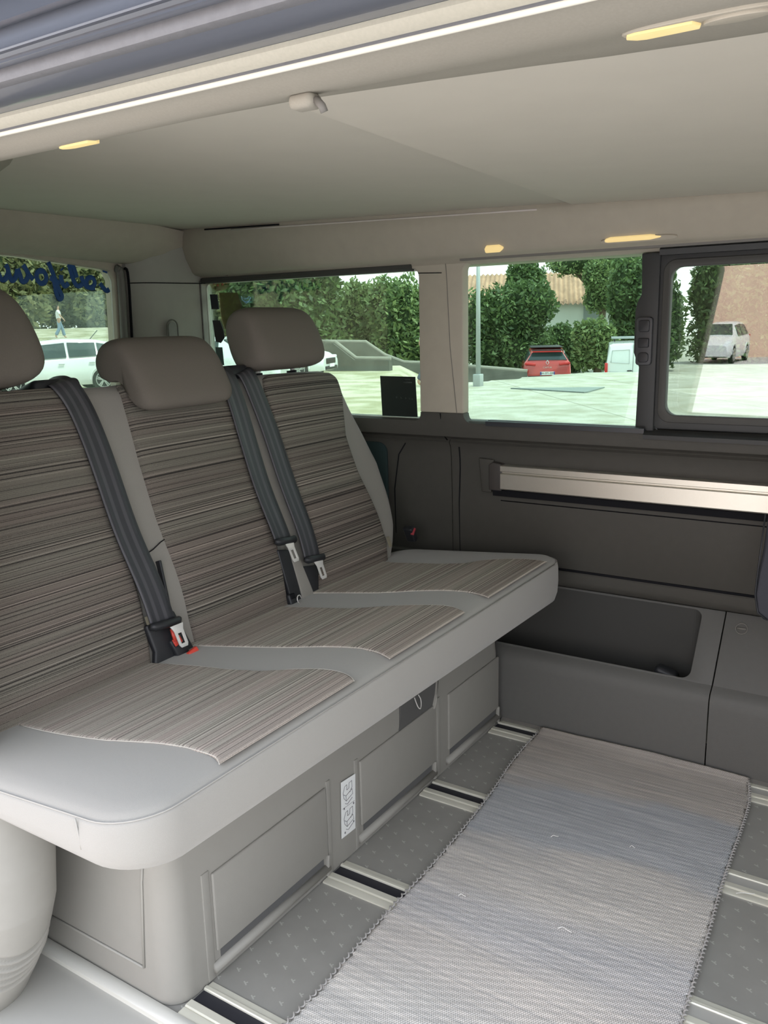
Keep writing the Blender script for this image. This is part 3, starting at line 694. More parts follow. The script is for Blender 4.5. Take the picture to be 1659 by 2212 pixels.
seat_belt([(.95, .58, -.05), (.953, .574, -.004), (.956, .56, .014), (.966, .50, .016), (.976, .38, .016), (.972, .20, .018), (.962, .082, .024)], .058, 'dark seat belt hanging along the far seat backrest with a long silver tongue', 0)
# black holster behind first tongue and buckle
hol_ = prism([(.43, .075), (.51, .085), (.528, .03), (.54, -.006), (.50, -.026), (.45, -.036), (.424, -.02), (.44, .02)], [], .006, .020, lambda a, b, d: BK(a, b, d-.002), 'buckle_holster', black_pl, bench, bev=.005)
b1 = buckle(.496, .010, .024, 'black belt buckle with bright red button beside the first seat', .25, .9)
MB().box(BK(.513, -.010, .040), (.012, .026, .016), Matrix.Rotation(-A, 3, 'Y') @ Matrix.Rotation(.25, 3, 'X'), .003).build('red_tip', red_pl, b1)
MB().box(BK(.488, .038, .028), (.004, .013, .026), Matrix.Rotation(-A, 3, 'Y')).build('release_mark', red_pl, b1)
MB().box(BK(.512, .13, .0), (.02, .006, .12), Matrix.Rotation(-A, 3, 'Y') @ Matrix.Rotation(-.12, 3, 'X'), .002).build('slot_edge', black_pl, bench)
# dark leather-like flaps below the other belts and pale fold between
prism([(.855, .13), (.905, .12), (.918, .03), (.895, -.04), (.872, -.04), (.862, .02)], [], -.002, .012, lambda a, b, d: BK(a, b, d), 'belt_pocket', black_pl, bench, bev=.004)
prism([(.935, .07), (.995, .06), (.975, .0), (.945, -.045), (.925, -.04)], [], -.002, .012, lambda a, b, d: BK(a, b, d), 'belt_pocket', black_pl, bench, bev=.004)
prism([(.895, .14), (.925, .10), (.945, .02), (.955, -.03), (.905, -.05), (.903, .02)], [], .006, .016, lambda a, b, d: BK(a, b, d), 'fold_flap', fabric, bench, bev=.004)
b2 = buckle(.862, .002, .022, 'black buckle with pale ring at the foot of the middle backrest', .0, .7, False)
MB().tube([BK(.868+.010*math.cos(a*math.pi/5), .002+.010*math.sin(a*math.pi/5), .034) for a in range(8)], .0012, 5).build('ring', chrome, b2)
b3 = MB().box((-.30, 1.44, .515), (.03, .02, .05), Matrix.Rotation(.5, 3, 'X'), .004).build('buckle', black_pl, bench)
MB().box((-.285, 1.432, .525), (.010, .022, .005), Matrix.Rotation(.9, 3, 'X'), .001).build('release_button', mat('dim_red', (.30, .04, .05), .5), b3)

# ------------------------------------------------------------------ floor rails
def rail(yc, x0, lbl):
    o = empty('floor_rail', (x0, yc, 0), lbl, 'floor rail', 'aluminium seat rails in the van floor')
    rl = mat('rail_metal', (.74, .72, .62), .38, .5, metal=.35, noise=.03, nscale=60)
    def ex(P, nm, mt): return extr(P, [x0, 1.6 if 'slot' not in nm else .50], XF, nm, mt, o, closed=True, ang=25)
    extr([(yc-.0155, 0), (yc-.0155, .0035), (yc+.0125, .0035), (yc+.0125, 0)], [.50, 1.6], XF, 'slot_cover', mat('slot_cover', (.40, .39, .36), .5), o, closed=True, ang=25)
    ex([(yc-.050, 0), (yc-.050, .003), (yc-.047, .004), (yc-.034, .004), (yc-.033, .001), (yc-.0325, 0)], 'flange', rl)
    ex([(yc-.0335, 0), (yc-.0325, .0045), (yc-.030, .006), (yc-.017, .006), (yc-.0155, .0045), (yc-.015, 0)], 'lip', rl)
    ex([(yc-.0155, 0), (yc-.0155, .0015), (yc+.0125, .0015), (yc+.0125, 0)], 'slot', mat('rail_slot', (.022, .022, .028), .6))
    ex([(yc+.012, 0), (yc+.0125, .0045), (yc+.014, .006), (yc+.020, .006), (yc+.022, .003), (yc+.034, .0025), (yc+.035, 0)], 'lip', rl)
    return o
rail(.225, .003, 'bright metal floor rail nearest the open door')
rail(.628, .003, 'metal floor rail meeting the bench base just past the white sticker')
rail(1.016, .003, 'metal floor rail second from the far wall, ending under the rug')
rail(1.392, .003, 'metal floor rail running closest to the far side locker')

# ------------------------------------------------------------------ side locker (wheel-arch box) along the far wall
lock = empty('side_locker', (.3, 1.45, 0), 'dark grey moulded storage locker with open tray along the far wall', 'locker')
lp = [(1.434, .001), (1.434, .17), (1.436, .19), (1.442, .203), (1.455, .213), (1.545, .285), (1.575, .315), (1.60, .34)]
def top_z(y): return interp(y, [(1.434, .19), (1.442, .203), (1.455, .213), (1.545, .285), (1.575, .315)])
# front face
locm = mat('locker_plastic', (.105, .102, .096), .6, .3, noise=.06, nscale=60, bump=.25, bscale=900)
extr([(1.58, .001), (1.434, .001), (1.434, .17), (1.436, .19), (1.442, .203), (1.455, .213), (1.462, .2185)], [-.55, .56], XF, 'front_panel', locm, lock, ang=70)
extr([(1.58, .001), (1.434, .001), (1.434, .17), (1.436, .19), (1.442, .203), (1.455, .213), (1.462, .2185)], [.563, XFRONT-.01], XF, 'front_panel', locm, lock, ang=70)
# sloping top: strip with an opening; param a=x, b=distance across (0..1)
def SL(a, b, d):
    y = 1.462+(1.578-1.462)*b; z = .2185+(.378-.2185)*b
    return Vector((a, y-d*.8, z+d*.6))
hole2 = rrect(-.50, .05, .520, .93, .05)
hole2 = [(x, min(.93, b)) for x, b in hole2]
# use real rounded corners in metric space
def rr2(x0, x1, b0, b1, r):
    L = .197; out = []
    for cx_, cb, t0 in ((x1-r, b1-r/L, 0), (x0+r, b1-r/L, 90), (x0+r, b0+r/L, 180), (x1-r, b0+r/L, 270)):
        for k in range(7): t = math.radians(t0+15*k); out.append((cx_+r*math.cos(t), cb+r/L*math.sin(t)))
    return out
h2 = rr2(-.50, .505, .03, .97, .022)
prism([(-.55, 0), (.56, 0), (.56, 1.0), (-.55, 1.0)], [h2], -.004, 0, SL, 'top_panel', locm, lock, bev=.0015)
# tray inside the opening
tm = mat('tray_shade', (.022, .022, .024), .7, .2)  # deep shade of the tray put into the floor colour
V = []; Fc = []
for x, b in h2: V.append(SL(x, b, -.002))
for x, b in h2: V.append(Vector((x*.995, 1.462+.116*b*.99+.002, .05)))
q = len(h2)
for k in range(q): Fc.append((k, (k+1) % q, q+(k+1) % q, q+k))
mesh('tray_wall', V, Fc, mat('tray_wall', (.042, .041, .038), .65, .3), lock, smooth=False)  # walls darker than the locker plastic, shade put into their colour
prism([(v.x, v.y) for v in V[q:]], [], .046, .052, lambda a, b, d: Vector((a, b, d)), 'tray_floor', tm, lock)
# lid on the right of the seam, with round twist latch
lid = prism([(.563, 0), (XFRONT-.01, 0), (XFRONT-.01, 1.0), (.563, 1.0)], [], -.004, .0, SL, 'lid', locm, lock, bev=.001)
lc = SL(.605, .80, .002); uu = Vector((1, 0, 0)); vv = (SL(.6, 1, 0)-SL(.6, 0, 0)).normalized()
tl = MB().tube([lc+uu*.014*math.cos(a*math.pi/12)+vv*.014*math.sin(a*math.pi/12) for a in range(25)], .0014, 6, cap=False).tube([lc-uu*.011, lc+uu*.011], .0028, 6)
tl.build('twist_latch', mid_trim, lid)
extr([(1.433, -.001), (1.425, .0), (1.424, .006), (1.433, .010)], [.003, 1.6], XF, 'baseboard_right', mid_trim, None, closed=True); tag(bpy.data.objects['baseboard_right'], kind='structure')
# small dark object in the tray
bg_ = MB().box((.425, 1.497, .165), (.06, .04, .13), Matrix.Rotation(.3, 3, 'Y'), .012).build('black_pouch', black_pl); tag(bg_, 'small black pouch lying in the open tray of the side locker', 'pouch')

# aluminium table rail on the far wall
tr = empty('table_rail', (.3, 1.53, .65), 'brushed aluminium table mounting rail on the far side wall', 'rail')
x0 = -.048
extr([(1.545, .655), (1.519, .655), (1.517, .658), (1.517, .699), (1.519, .701), (1.524, .702), (1.524, .7055), (1.519, .7065), (1.5165, .708), (1.5165, .722), (1.519, .724), (1.545, .724)], [x0, XFRONT], XF, 'rail_face', alu, tr, closed=True, ang=25)
prism([(-.085, .650), (x0+.001, .650), (x0+.003, .726), (-.075, .730), (-.087, .722)], [], -.012, .012, XZ(1.533), 'end_cap', mat('end_cap', (.055, .048, .044), .5), tr, bev=.003)
extr([(1.55, .634), (1.527, .634), (1.524, .652), (1.55, .655)], [-.075, XFRONT], XF, 'lower_channel', gap_m, tr, closed=True)
prism([(-.115, .640), (-.085, .640), (-.078, .735), (-.125, .738)], [], -.006, .010, XZ(1.541), 'end_moulding', dark_trim, tr, bev=.003)

# padded dark armrest poking in at the right edge
ar = [at(1655, 1195, 1, 1.30), at(1637, 1240, 1, 1.30), at(1628, 1300, 1, 1.30), at(1632, 1330, 1, 1.30), at(1659, 1343, 1, 1.30)]
zs_ = [p.z for p in ar]
arm = empty('padded_armrest', (.80, 1.30, .40), 'dark blue-grey padded armrest at the right edge above the locker lid', 'armrest')
xa = at(1628, 1300, 1, 1.30).x; zt_ = at(1655, 1190, 1, 1.3).z; zb_ = at(1659, 1345, 1, 1.3).z
pts = [(xa+.016, zt_+.10), (xa+.010, zt_), (xa+.003, zt_-.05), (xa-.002, (zt_+zb_)/2-.02), (xa+.004, zb_+.020), (xa+.020, zb_+.002), (xa+.15, zb_-.02), (xa+.40, zb_), (xa+.40, zt_+.10)]
prism(pts, [], 0, .07, XZ(1.30), 'pad', mat('armrest_fabric', (.045, .046, .056), .8, .3, noise=.15, nscale=500), arm, bev=.014)
MB().tube([(xa+.011, 1.298, zt_+.08), (xa+.004, 1.298, zt_-.05), (xa+.002, 1.298, (zt_+zb_)/2-.02), (xa+.01, 1.298, zb_+.02), (xa+.03, 1.298, zb_+.006)], .0018, 6).build('piping', black_pl, arm)

# ------------------------------------------------------------------ rug
def rug():
    Le = [(300, 2560), (430, 2400), (620, 2212), (660, 2170), (700, 2130), (770, 2048), (850, 1958), (935, 1868), (1010, 1780), (1065, 1708), (1100, 1655), (1135, 1612), (1185, 1560)]
    Re = [(1380, 2600), (1420, 2420), (1462, 2240), (1478, 2185), (1497, 2120), (1530, 2010), (1552, 1930), (1575, 1860), (1600, 1790), (1615, 1740), (1617, 1705), (1620, 1672)]
    G = lambda L: smooth_path([Vector((at(*p, 2, .008).x, min(1.424, at(*p, 2, .008).y), 0)) for p in L], 8)
    gl, gr = G(Le), G(Re); n = 260; k = 90
    def rs(P, n):
        d = [0]
        for a, b in zip(P, P[1:]): d.append(d[-1]+(b-a).length)
        out = []; j = 0
        for i in range(n+1):
            s = d[-1]*i/n
            while j < len(d)-2 and d[j+1] < s: j += 1
            t = (s-d[j])/max(1e-9, d[j+1]-d[j]); out.append(P[j].lerp(P[j+1], t))
        return out
    L, R = rs(gl, n), rs(gr, n); V = []; Fc = []; UV = []
    for side in (0, 1):
        for i in range(n+1):
            jag = .0028*math.sin(i*2.3)+.002*math.sin(i*.71)
            for j in range(k+1):
                u = j/k; p = L[i].lerp(R[i], u)
                if j == 0: p = p+Vector((-jag, 0, 0))
                if j == k: p = p+Vector((jag*1.3, 0, 0))
                z = .0085+.0014*mnoise.noise(Vector((p.x*9, p.y*14, 0)))+.0006*math.sin(i*math.pi/1.5)
                curl = max(0, (i/n-.955)/.045); z += .010*curl**2*(1-.3*math.cos(u*5))
                if j in (0, k): z -= .002
                if side: z = max(.0065, z-.004)
                V.append((p.x, p.y, z)); UV.append((p.x, p.y))
    W = k+1; S = (n+1)*W
    for i in range(n):
        for j in range(k): a = i*W+j; Fc.append((a, a+1, a+W+1, a+W)); Fc.append((S+a, S+a+W, S+a+W+1, S+a+1))
    for i in range(n): a = i*W; Fc.append((a, a+W, S+a+W, S+a)); a += k; Fc.append((a, S+a, S+a+W, a+W))
    for j in range(k): Fc.append((j, S+j, S+j+1, j+1)); a = n*W+j; Fc.append((a, a+1, S+a+1, S+a))
    M = bpy.data.materials.new('woven_rag'); M.use_nodes = True; nd = M.node_tree.nodes; l = M.node_tree.links; b = nd['Principled BSDF']
    b.inputs['Roughness'].default_value = .95; b.inputs['Specular IOR Level'].default_value = .1
    uv = nd.new('ShaderNodeUVMap'); uv.uv_map = 'UV'; s = nd.new('ShaderNodeSeparateXYZ')
    def nz(sc, det, rot=.10):
        mp = nd.new('ShaderNodeMapping'); mp.inputs['Scale'].default_value = sc; mp.inputs['Rotation'].default_value = (0, 0, 0)
        t = nd.new('ShaderNodeTexNoise'); t.inputs['Scale'].default_value = 1; t.inputs['Detail'].default_value = det; l.new(uv.outputs[0], mp.inputs[0]); l.new(mp.outputs[0], t.inputs['Vector']); return t
    def ma(op, x, y=0, z=0):
        q = nd.new('ShaderNodeMath'); q.operation = op
        for i, v in enumerate((x, y, z)):
            if isinstance(v, (int, float)): q.inputs[i].default_value = v
            else: l.new(v, q.inputs[i])
        return q.outputs[0]
    l.new(uv.outputs[0], s.inputs[0])
    big = nz((2.5, 7, 1), 3); st = nz((3, 120, 1), 3)
    pos = ma('ADD', s.outputs['Y'], ma('MULTIPLY', ma('SUBTRACT', big.outputs['Fac'], .5), .30))
    pos = ma('ADD', pos, ma('MULTIPLY', s.outputs['X'], -.10))
    r = nd.new('ShaderNodeValToRGB'); l.new(ma('DIVIDE', pos, 1.5), r.inputs[0]); el = r.color_ramp.elements
    el[0].position = 0; el[0].color = (.50, .485, .465, 1); el[1].position = 1; el[1].color = (.34, .31, .28, 1)
    for p, c in ((.22, (.50, .485, .465)), (.32, (.51, .48, .455)), (.40, (.46, .45, .455)), (.48, (.50, .475, .45)), (.56, (.46, .44, .42)), (.60, (.36, .37, .385)), (.75, (.34, .35, .365)), (.79, (.39, .365, .34)), (.9, (.36, .33, .305))): q = el.new(p); q.color = (*c, 1)
    mx = nd.new('ShaderNodeMix'); mx.data_type = 'RGBA'; mx.blend_type = 'MULTIPLY'; mx.inputs['Factor'].default_value = 1
    r3 = nd.new('ShaderNodeValToRGB'); l.new(st.outputs['Fac'], r3.inputs[0]); r3.color_ramp.elements[0].position = .3; r3.color_ramp.elements[0].color = (.98, .98, .98, 1); r3.color_ramp.elements[1].position = .7; r3.color_ramp.elements[1].color = (1.42, 1.38, 1.33, 1)
    l.new(r.outputs[0], mx.inputs['A']); l.new(r3.outputs[0], mx.inputs['B'])
    # plain weave: alternating bumps
    X = ma('SINE', ma('MULTIPLY', s.outputs['X'], 1500)); Y = ma('SINE', ma('MULTIPLY', s.outputs['Y'], 900)); wv = ma('MULTIPLY', X, Y)
    m2 = nd.new('ShaderNodeMix'); m2.data_type = 'RGBA'; m2.blend_type = 'MULTIPLY'; m2.inputs['Factor'].default_value = 1
    r4 = nd.new('ShaderNodeValToRGB'); l.new(ma('MULTIPLY_ADD', wv, .5, .5), r4.inputs[0]); r4.color_ramp.elements[0].color = (.84, .84, .84, 1); r4.color_ramp.elements[1].color = (1.1, 1.1, 1.1, 1)
    l.new(mx.outputs['Result'], m2.inputs['A']); l.new(r4.outputs[0], m2.inputs['B']); l.new(m2.outputs['Result'], b.inputs['Base Color'])
    bp = nd.new('ShaderNodeBump'); bp.inputs['Strength'].default_value = .45; bp.inputs['Distance'].default_value = .0015; l.new(ma('ADD', wv, st.outputs['Fac']), bp.inputs['Height']); l.new(bp.outputs[0], b.inputs['Normal'])
    o = mesh('rag_rug', V, Fc, M, None, True, UV, fix=True)
    tag(o, 'faded grey and blue-grey handwoven rag rug on the van floor', 'rug')
    # looped selvedges
    sv = MB()
    for P, sg in ((L, -1), (R, 1)):
        pts = []
        for i in range(0, n*4+1):
            p = P[min(n, i//4)].lerp(P[min(n, i//4+1)], (i % 4)/4); ph = i*.62
            if p.y < -.05: continue
            pts.append((p.x+sg*.0025*(1+math.sin(ph)), p.y, .0095+.002*math.cos(ph)))
        sv.tube(pts, .0016, 5)
    sv.build('selvedge', mat('selvedge_yarn', (.36, .345, .33), .95, .1, noise=.25, nscale=200), o)
    # loose threads
    for (px, py, a, s_) in ((1205, 2005, .2, 1.0), (990, 1935, .5, .5), (1590, 1600+330, 1.5, 1.2), (1190, 1808, .9, .5), (1360, 1830, .3, .4)):
        c = at(px, py, 2, .0125); lt = MB()
        lt.tube(smooth_path([c, c+Vector((.008*s_, .004, .003)), c+Vector((.018*s_, .002+.006*a, .001)), c+Vector((.026*s_, .012*a, .0)) ], 4), .0009, 4)
        lt.build('loose_thread', mat('thread_white', (.7, .69, .66), .9), o)
rug()

# ------------------------------------------------------------------ interior lamps and hook
def lamp_near(x, L, lbl, big):
    y = .055; z = 1.333
    o = empty('reading_lamp', (x, y, z), lbl, 'lamp', None)
    sc = L/2
    def fnc(a, b, d):
        return Vector((x+a, y+b, 1.3415+interp(b, [(-.05, -.006), (0, -.004), (.05, .006)])-d-.004-.10*(x-.1)*.15))
    return o, fnc
def ell(a, b, n=20, p=2.5, cx_=0, cy_=0):
    out = []
    for k in range(n):
        t = 2*math.pi*k/n; c, s = math.cos(t), math.sin(t)
        out.append((cx_+a*abs(c)**(2/p)*(1 if c > 0 else -1), cy_+b*abs(s)**(2/p)*(1 if s > 0 else -1)))
    return out
def lamp_at(px0, px1, py, yplane, hb, lbl, frame=None, tilt=0):
    a = at(px0, py, 1, yplane); b = at(px1, py-(px1-px0)*.0, 1, yplane)
    c = (a+b)/2; half = abs(b.x-a.x)/2
    return c, half
# near header small lamp (left) and big lamp with round switch (right)
def surf_lamp(xc, yc, half, w_, z0, slope, name_lbl, frame_half=None, fdx=0, switch=False, toff=0):
    o = empty('reading_lamp', (xc, yc, z0), name_lbl, 'lamp')
    def fnc(a, b, d): return Vector((xc+a, yc+b, z0+slope*b-d+toff*a))
    if frame_half:
        prism(ell(frame_half, w_*1.35, 28, 3.2, fdx), [], -.006, .002, fnc, 'housing', trim_light, o, bev=.0012)
    l_ = [(-half, 0), (-half*.85, -w_*.75), (-half*.6, -w_), (half*.92, -w_), (half, w_*.1), (half*.86, w_*.9), (-half*.6, w_), (-half*.85, w_*.7)]
    prism(l_, [], -.004, .004, fnc, 'diffuser', warm, o, bev=.001)
    if switch:
        prism(ell(.024, w_*.9, 24, 2, half+.026), [], -.004, .0045, fnc, 'round_switch', trim_light, o, bev=.001)
    return o
def hz(x, k):      # header surface point at fraction k across
    y = .004+(near_edge(x)-.004)*k
    z = 1.341+(zc(x)+.001-1.341)*interp(k, [(0, 0), (.12, -.25), (.22, -.22), (.34, 0), (.5, .16), (.7, .42), (.88, .72), (1, 1)])
    return y, z
y_, z_ = hz(.115, .25)
surf_lamp(.113, y_-.006, .030, .010, z_-.001, .12, 'small glowing lamp at the rear end of the door header')
y_, z_ = hz(.79, .27)
surf_lamp(.768, y_, .028, .016, z_-.001, .14, 'large glowing lamp with round switch in the door header', .058, .028, True)
# far header lamps: light spills through the lens
def far_lamp(px0, px1, py, lbl, fr, h):
    Y = 1.436; a = at(px0, py, 1, Y); b = at(px1, py, 1, Y); c = (a+b)/2; half = abs(b.x-a.x)/2
    o = empty('reading_lamp', c, lbl, 'lamp')
    def fnc(a_, b_, d): return Vector((c.x+a_, Y+.0-d*.85-b_*.5, c.z+b_*.86-d*.5))
    if fr:
        prism(ell(half*1.35, h*1.4, 28, 3, half*.18, -h*.7), [], -.012, .005, fnc, 'housing', trim_light, o, bev=.002)
    prism([(-half, -h*.7), (-half*.9, -h), (half*.6, -h), (half*.95, -h*.3), (half, h*.2), (half*.6, h), (-half*.8, h), (-half, h*.3)], [], -.004, .007, fnc, 'diffuser', warm, o, bev=.001)
    return o
far_lamp(1308, 1430, 513, 'long glowing lamp above the sliding window', True, .0055)
far_lamp(1049, 1088, 536, 'small square glowing lamp at the rear of the sliding window', False, .009)
# coat hook on the near header
hk = empty('coat_hook', (.45, .05, 1.33), 'small pale rounded hook on the door header beside the ceiling seam', 'hook')
y_, z_ = hz(.446, .17)
MB().box((.446, y_+.004, z_-.006), (.028, .022, .014), None, .006).build('hook_base', trim_light2, hk)
MB().tube([(.460, y_+.002, z_-.006), (.467, y_+.002, z_-.013), (.468, y_+.004, z_-.018)], .004, 8).build('hook_tip', mid_trim, hk)
# arched recess on the corner pillar
arch = MB()
cA = at(375, 712, 0, -1.125)
pts = []
for k in range(13): a = math.pi*k/12; pts.append(Vector((0, -.020*math.cos(a)*1, .02*math.sin(a)+.014)))
pts = [Vector((0, -.020, -.03))]+pts+[Vector((0, .020, -.03))]
hkp = empty('arched_fitting', (-1.125, 1.385, 1.13), 'small arched recess fitting on the rear corner pillar', 'fitting')
R_ = Matrix.Rotation(math.radians(-8), 3, 'Z')
ctr = at(374, 714, 0, -1.122); ctr.x = -1.124
MB().tube([ctr+R_ @ (p*1.0) for p in pts], .0022, 6).build('arch_rim', mid_trim, hkp)
prism([(p.y*.8, p.z*.8) for p in pts], [], 0, .003, lambda a, b, d: ctr+R_ @ Vector((d-.001, a, b)), 'recess', mat('arch_inner', (.22, .215, .20), .6), hkp)

# ------------------------------------------------------------------ stickers on the glass
def sticker(poly, y, name, m_, lbl, cat, d=.0012, holes=[]):
    P = [(at(px, py, 1, y).x, at(px, py, 1, y).z) for px, py in poly]
    o = prism(P, [[(at(px, py, 1, y).x, at(px, py, 1, y).z) for px, py in h] for h in holes], 0, d, XZ(y), name, m_)
    return tag(o, lbl, cat) if lbl else o
YG = YW+.027
blk = mat('sticker_black', (.012, .016, .014), .35, .5)
s1 = sticker([(821, 812), (897, 814), (902, 901), (826, 898)], YG, 'window_sticker', blk, 'black square film sticker in the lower corner of the quarter window', 'sticker')
tx = MB()
for k, px in enumerate((856, 866, 876, 884, 890)):
    c = at(px, 858+k, 1, YG-.001); tx.box(c, (.002, .0008, .005)).box(c+Vector((.002, 0, -.002*(k % 2))), (.004, .0008, .0012))
tx.build('faint_print', mat('faint_print', (.05, .06, .055), .5), s1); tx = MB()
c = at(880, 826, 1, YG-.001); tx.box(c, (.030, .0008, .004)).box(c+Vector((0, 0, .008)), (.018, .0008, .003))
tx.build('faint_print', mat('faint_print', (.05, .06, .055), .5), s1)
sticker([(453, 636), (469, 636), (473, 668), (457, 668)], YG, 'window_sticker', mat('sticker_grey', (.03, .035, .045), .5), 'dark upright rectangular sticker at the upper left of the quarter window', 'sticker')
s3 = sticker([(459, 692), (475, 692), (483, 715), (485, 730), (477, 741), (466, 738)], YG, 'window_sticker', mat('sticker_brown', (.05, .045, .05), .5), 'dark round-bottomed sticker just below the upright rectangular one', 'sticker')
sticker([(497+8+10.5*math.cos(t*math.pi/10)-1, 712+21*math.sin(t*math.pi/10)) for t in range(20)], YG, 'window_sticker', mat('sticker_oval', (.06, .065, .08), .5), 'dark oval sticker left of the right headrest', 'sticker')
sticker([(465, 750), (480, 750), (484, 789), (470, 789)], YG, 'window_sticker', mat('sticker_teal', (.12, .18, .18), .5), 'grey-green upright sticker at the bottom left of the quarter window', 'sticker')
ring_ = [(474+23*math.cos(t*math.pi/12), 606+23*math.sin(t*math.pi/12)) for t in range(0, 13)]
s5 = sticker(ring_, YG, 'window_sticker', glass('clear_film', (.85, .80, .70), .03), 'round clear sticker with red marks in the top corner of the quarter window', 'sticker')
mk = MB()
for px, py in ((462, 612), (470, 616), (480, 614), (488, 610), (475, 610)): mk.box(at(px, py, 1, YG-.001), (.006, .0008, .007))
mk.build('red_marks', mat('sticker_red', (.5, .15, .1), .5), s5)
sticker([(472, 632), (512, 632), (523, 660), (510, 700), (485, 712), (478, 690)], YG+.0003, 'window_sticker', glass('brown_film', (.62, .56, .42), .03), 'translucent brown film patch beside the dark upright sticker', 'sticker')
dd = MB()
dp = [(521, 640), (523, 648), (530, 652), (538, 650), (541, 643), (538, 640), (534, 645), (528, 646), (524, 643)]
dd.tube([at(px, py, 1, YG-.001) for px, py in dp], .0016, 6).tube([at(px, py, 1, YG-.001) for px, py in ((526, 650), (532, 655), (536, 652))], .002, 6)
tag(dd.build('window_doodle', mat('doodle_cyan', (.35, .62, .85), .4)), 'tiny pale blue doodle sticker left above the right headrest', 'sticker')
# mirrored blue script on the tailgate glass (seen from inside)
GX = RX-.0165
def stroke(P, r0_, r1_=None):
    P = smooth_path([at(px, py, 0, GX) for px, py in P], 6); V = []; Fc = []
    n_ = len(P); rr = []
    for i in range(n_): rr.append(r0_+((r1_ or r0_)-r0_)*abs(2*i/(n_-1)-1))
    return P, rr
ltr = [
 [(222, 582), (232, 586)], [(216, 612), (222, 620), (230, 628), (236, 625)],
 [(205, 622), (196, 622), (188, 616), (188, 604), (196, 599), (203, 604), (204, 615), (196, 621), (186, 618), (178, 604), (176, 596)],
 [(178, 614), (168, 618), (160, 608), (154, 590), (150, 574), (154, 570), (160, 580), (166, 600)],
 [(148, 612), (140, 618), (133, 606), (132, 594)], [(133, 580), (135, 583)],
 [(104, 566), (110, 580), (118, 600), (126, 622), (134, 640), (128, 646), (122, 634), (118, 612), (112, 596)],
 [(130, 612), (118, 606), (108, 600)],
 [(98, 610), (88, 612), (80, 602), (80, 590), (88, 584), (97, 590), (100, 602), (96, 610)], [(96, 586), (84, 586)],
 [(72, 604), (62, 592), (54, 578), (50, 572)], [(62, 594), (56, 606), (48, 608), (44, 596), (38, 580)],
 [(38, 582), (34, 598), (26, 606), (20, 594), (16, 578), (12, 572)], [(18, 590), (12, 602), (4, 604), (-4, 590), (-10, 576)],
 [(-12, 578), (-14, 596), (-22, 600), (-30, 586), (-36, 574)], [(-40, 590), (-46, 598), (-54, 588), (-58, 576)],
]
lt_ = MB()
for P in ltr:
    pts = smooth_path([at(px, py, 0, GX) for px, py in P], 6)
    # flat ribbon-like lettering: squash the tube against the glass
    b_ = MB().tube(pts, .0075, 8)
    lt_.add([(GX+(v[0]-GX)*.12, v[1], v[2]) for v in b_.v], b_.f)
o = lt_.build('window_lettering', mat('lettering_blue', (.018, .075, .26), .5)); tag(o, 'blue script lettering seen in reverse on the tailgate glass', 'lettering')

# ------------------------------------------------------------------ outdoors
GZ = -.60
def azim(px): d = at(px, 700, 1, 5)-CAM; return math.atan2(d.x, d.y)
az_l, az_m, az_s = azim(235), azim(930), azim(1000)
def gheight(x, y):
    dx, dy = x-CAM.x, y-CAM.y; D = math.hypot(dx, dy); a = math.atan2(dx, dy)
    if dy < 0 and D > 3: return GZ
    z = GZ
    # lower car park beyond the slab edge, seen through the sliding window
    edge = interp(a, [(math.radians(-30), 24.5), (math.radians(-27), 25.5), (math.radians(-20.5), 29), (math.radians(-16), 29), (math.radians(-9), 26), (math.radians(10), 25)])
    if a > math.radians(-31): z -= .95*min(1, max(0, (D-edge)/.8))*min(1, max(0, (math.degrees(a)+31)/1.5))
    # dry grass bank rising behind the parked cars on the left
    kk = min(1, max(0, (math.radians(-43)-a)/math.radians(4)))
    if D > 32: z += kk*min(1.9, (D-32)*.075)
    return z
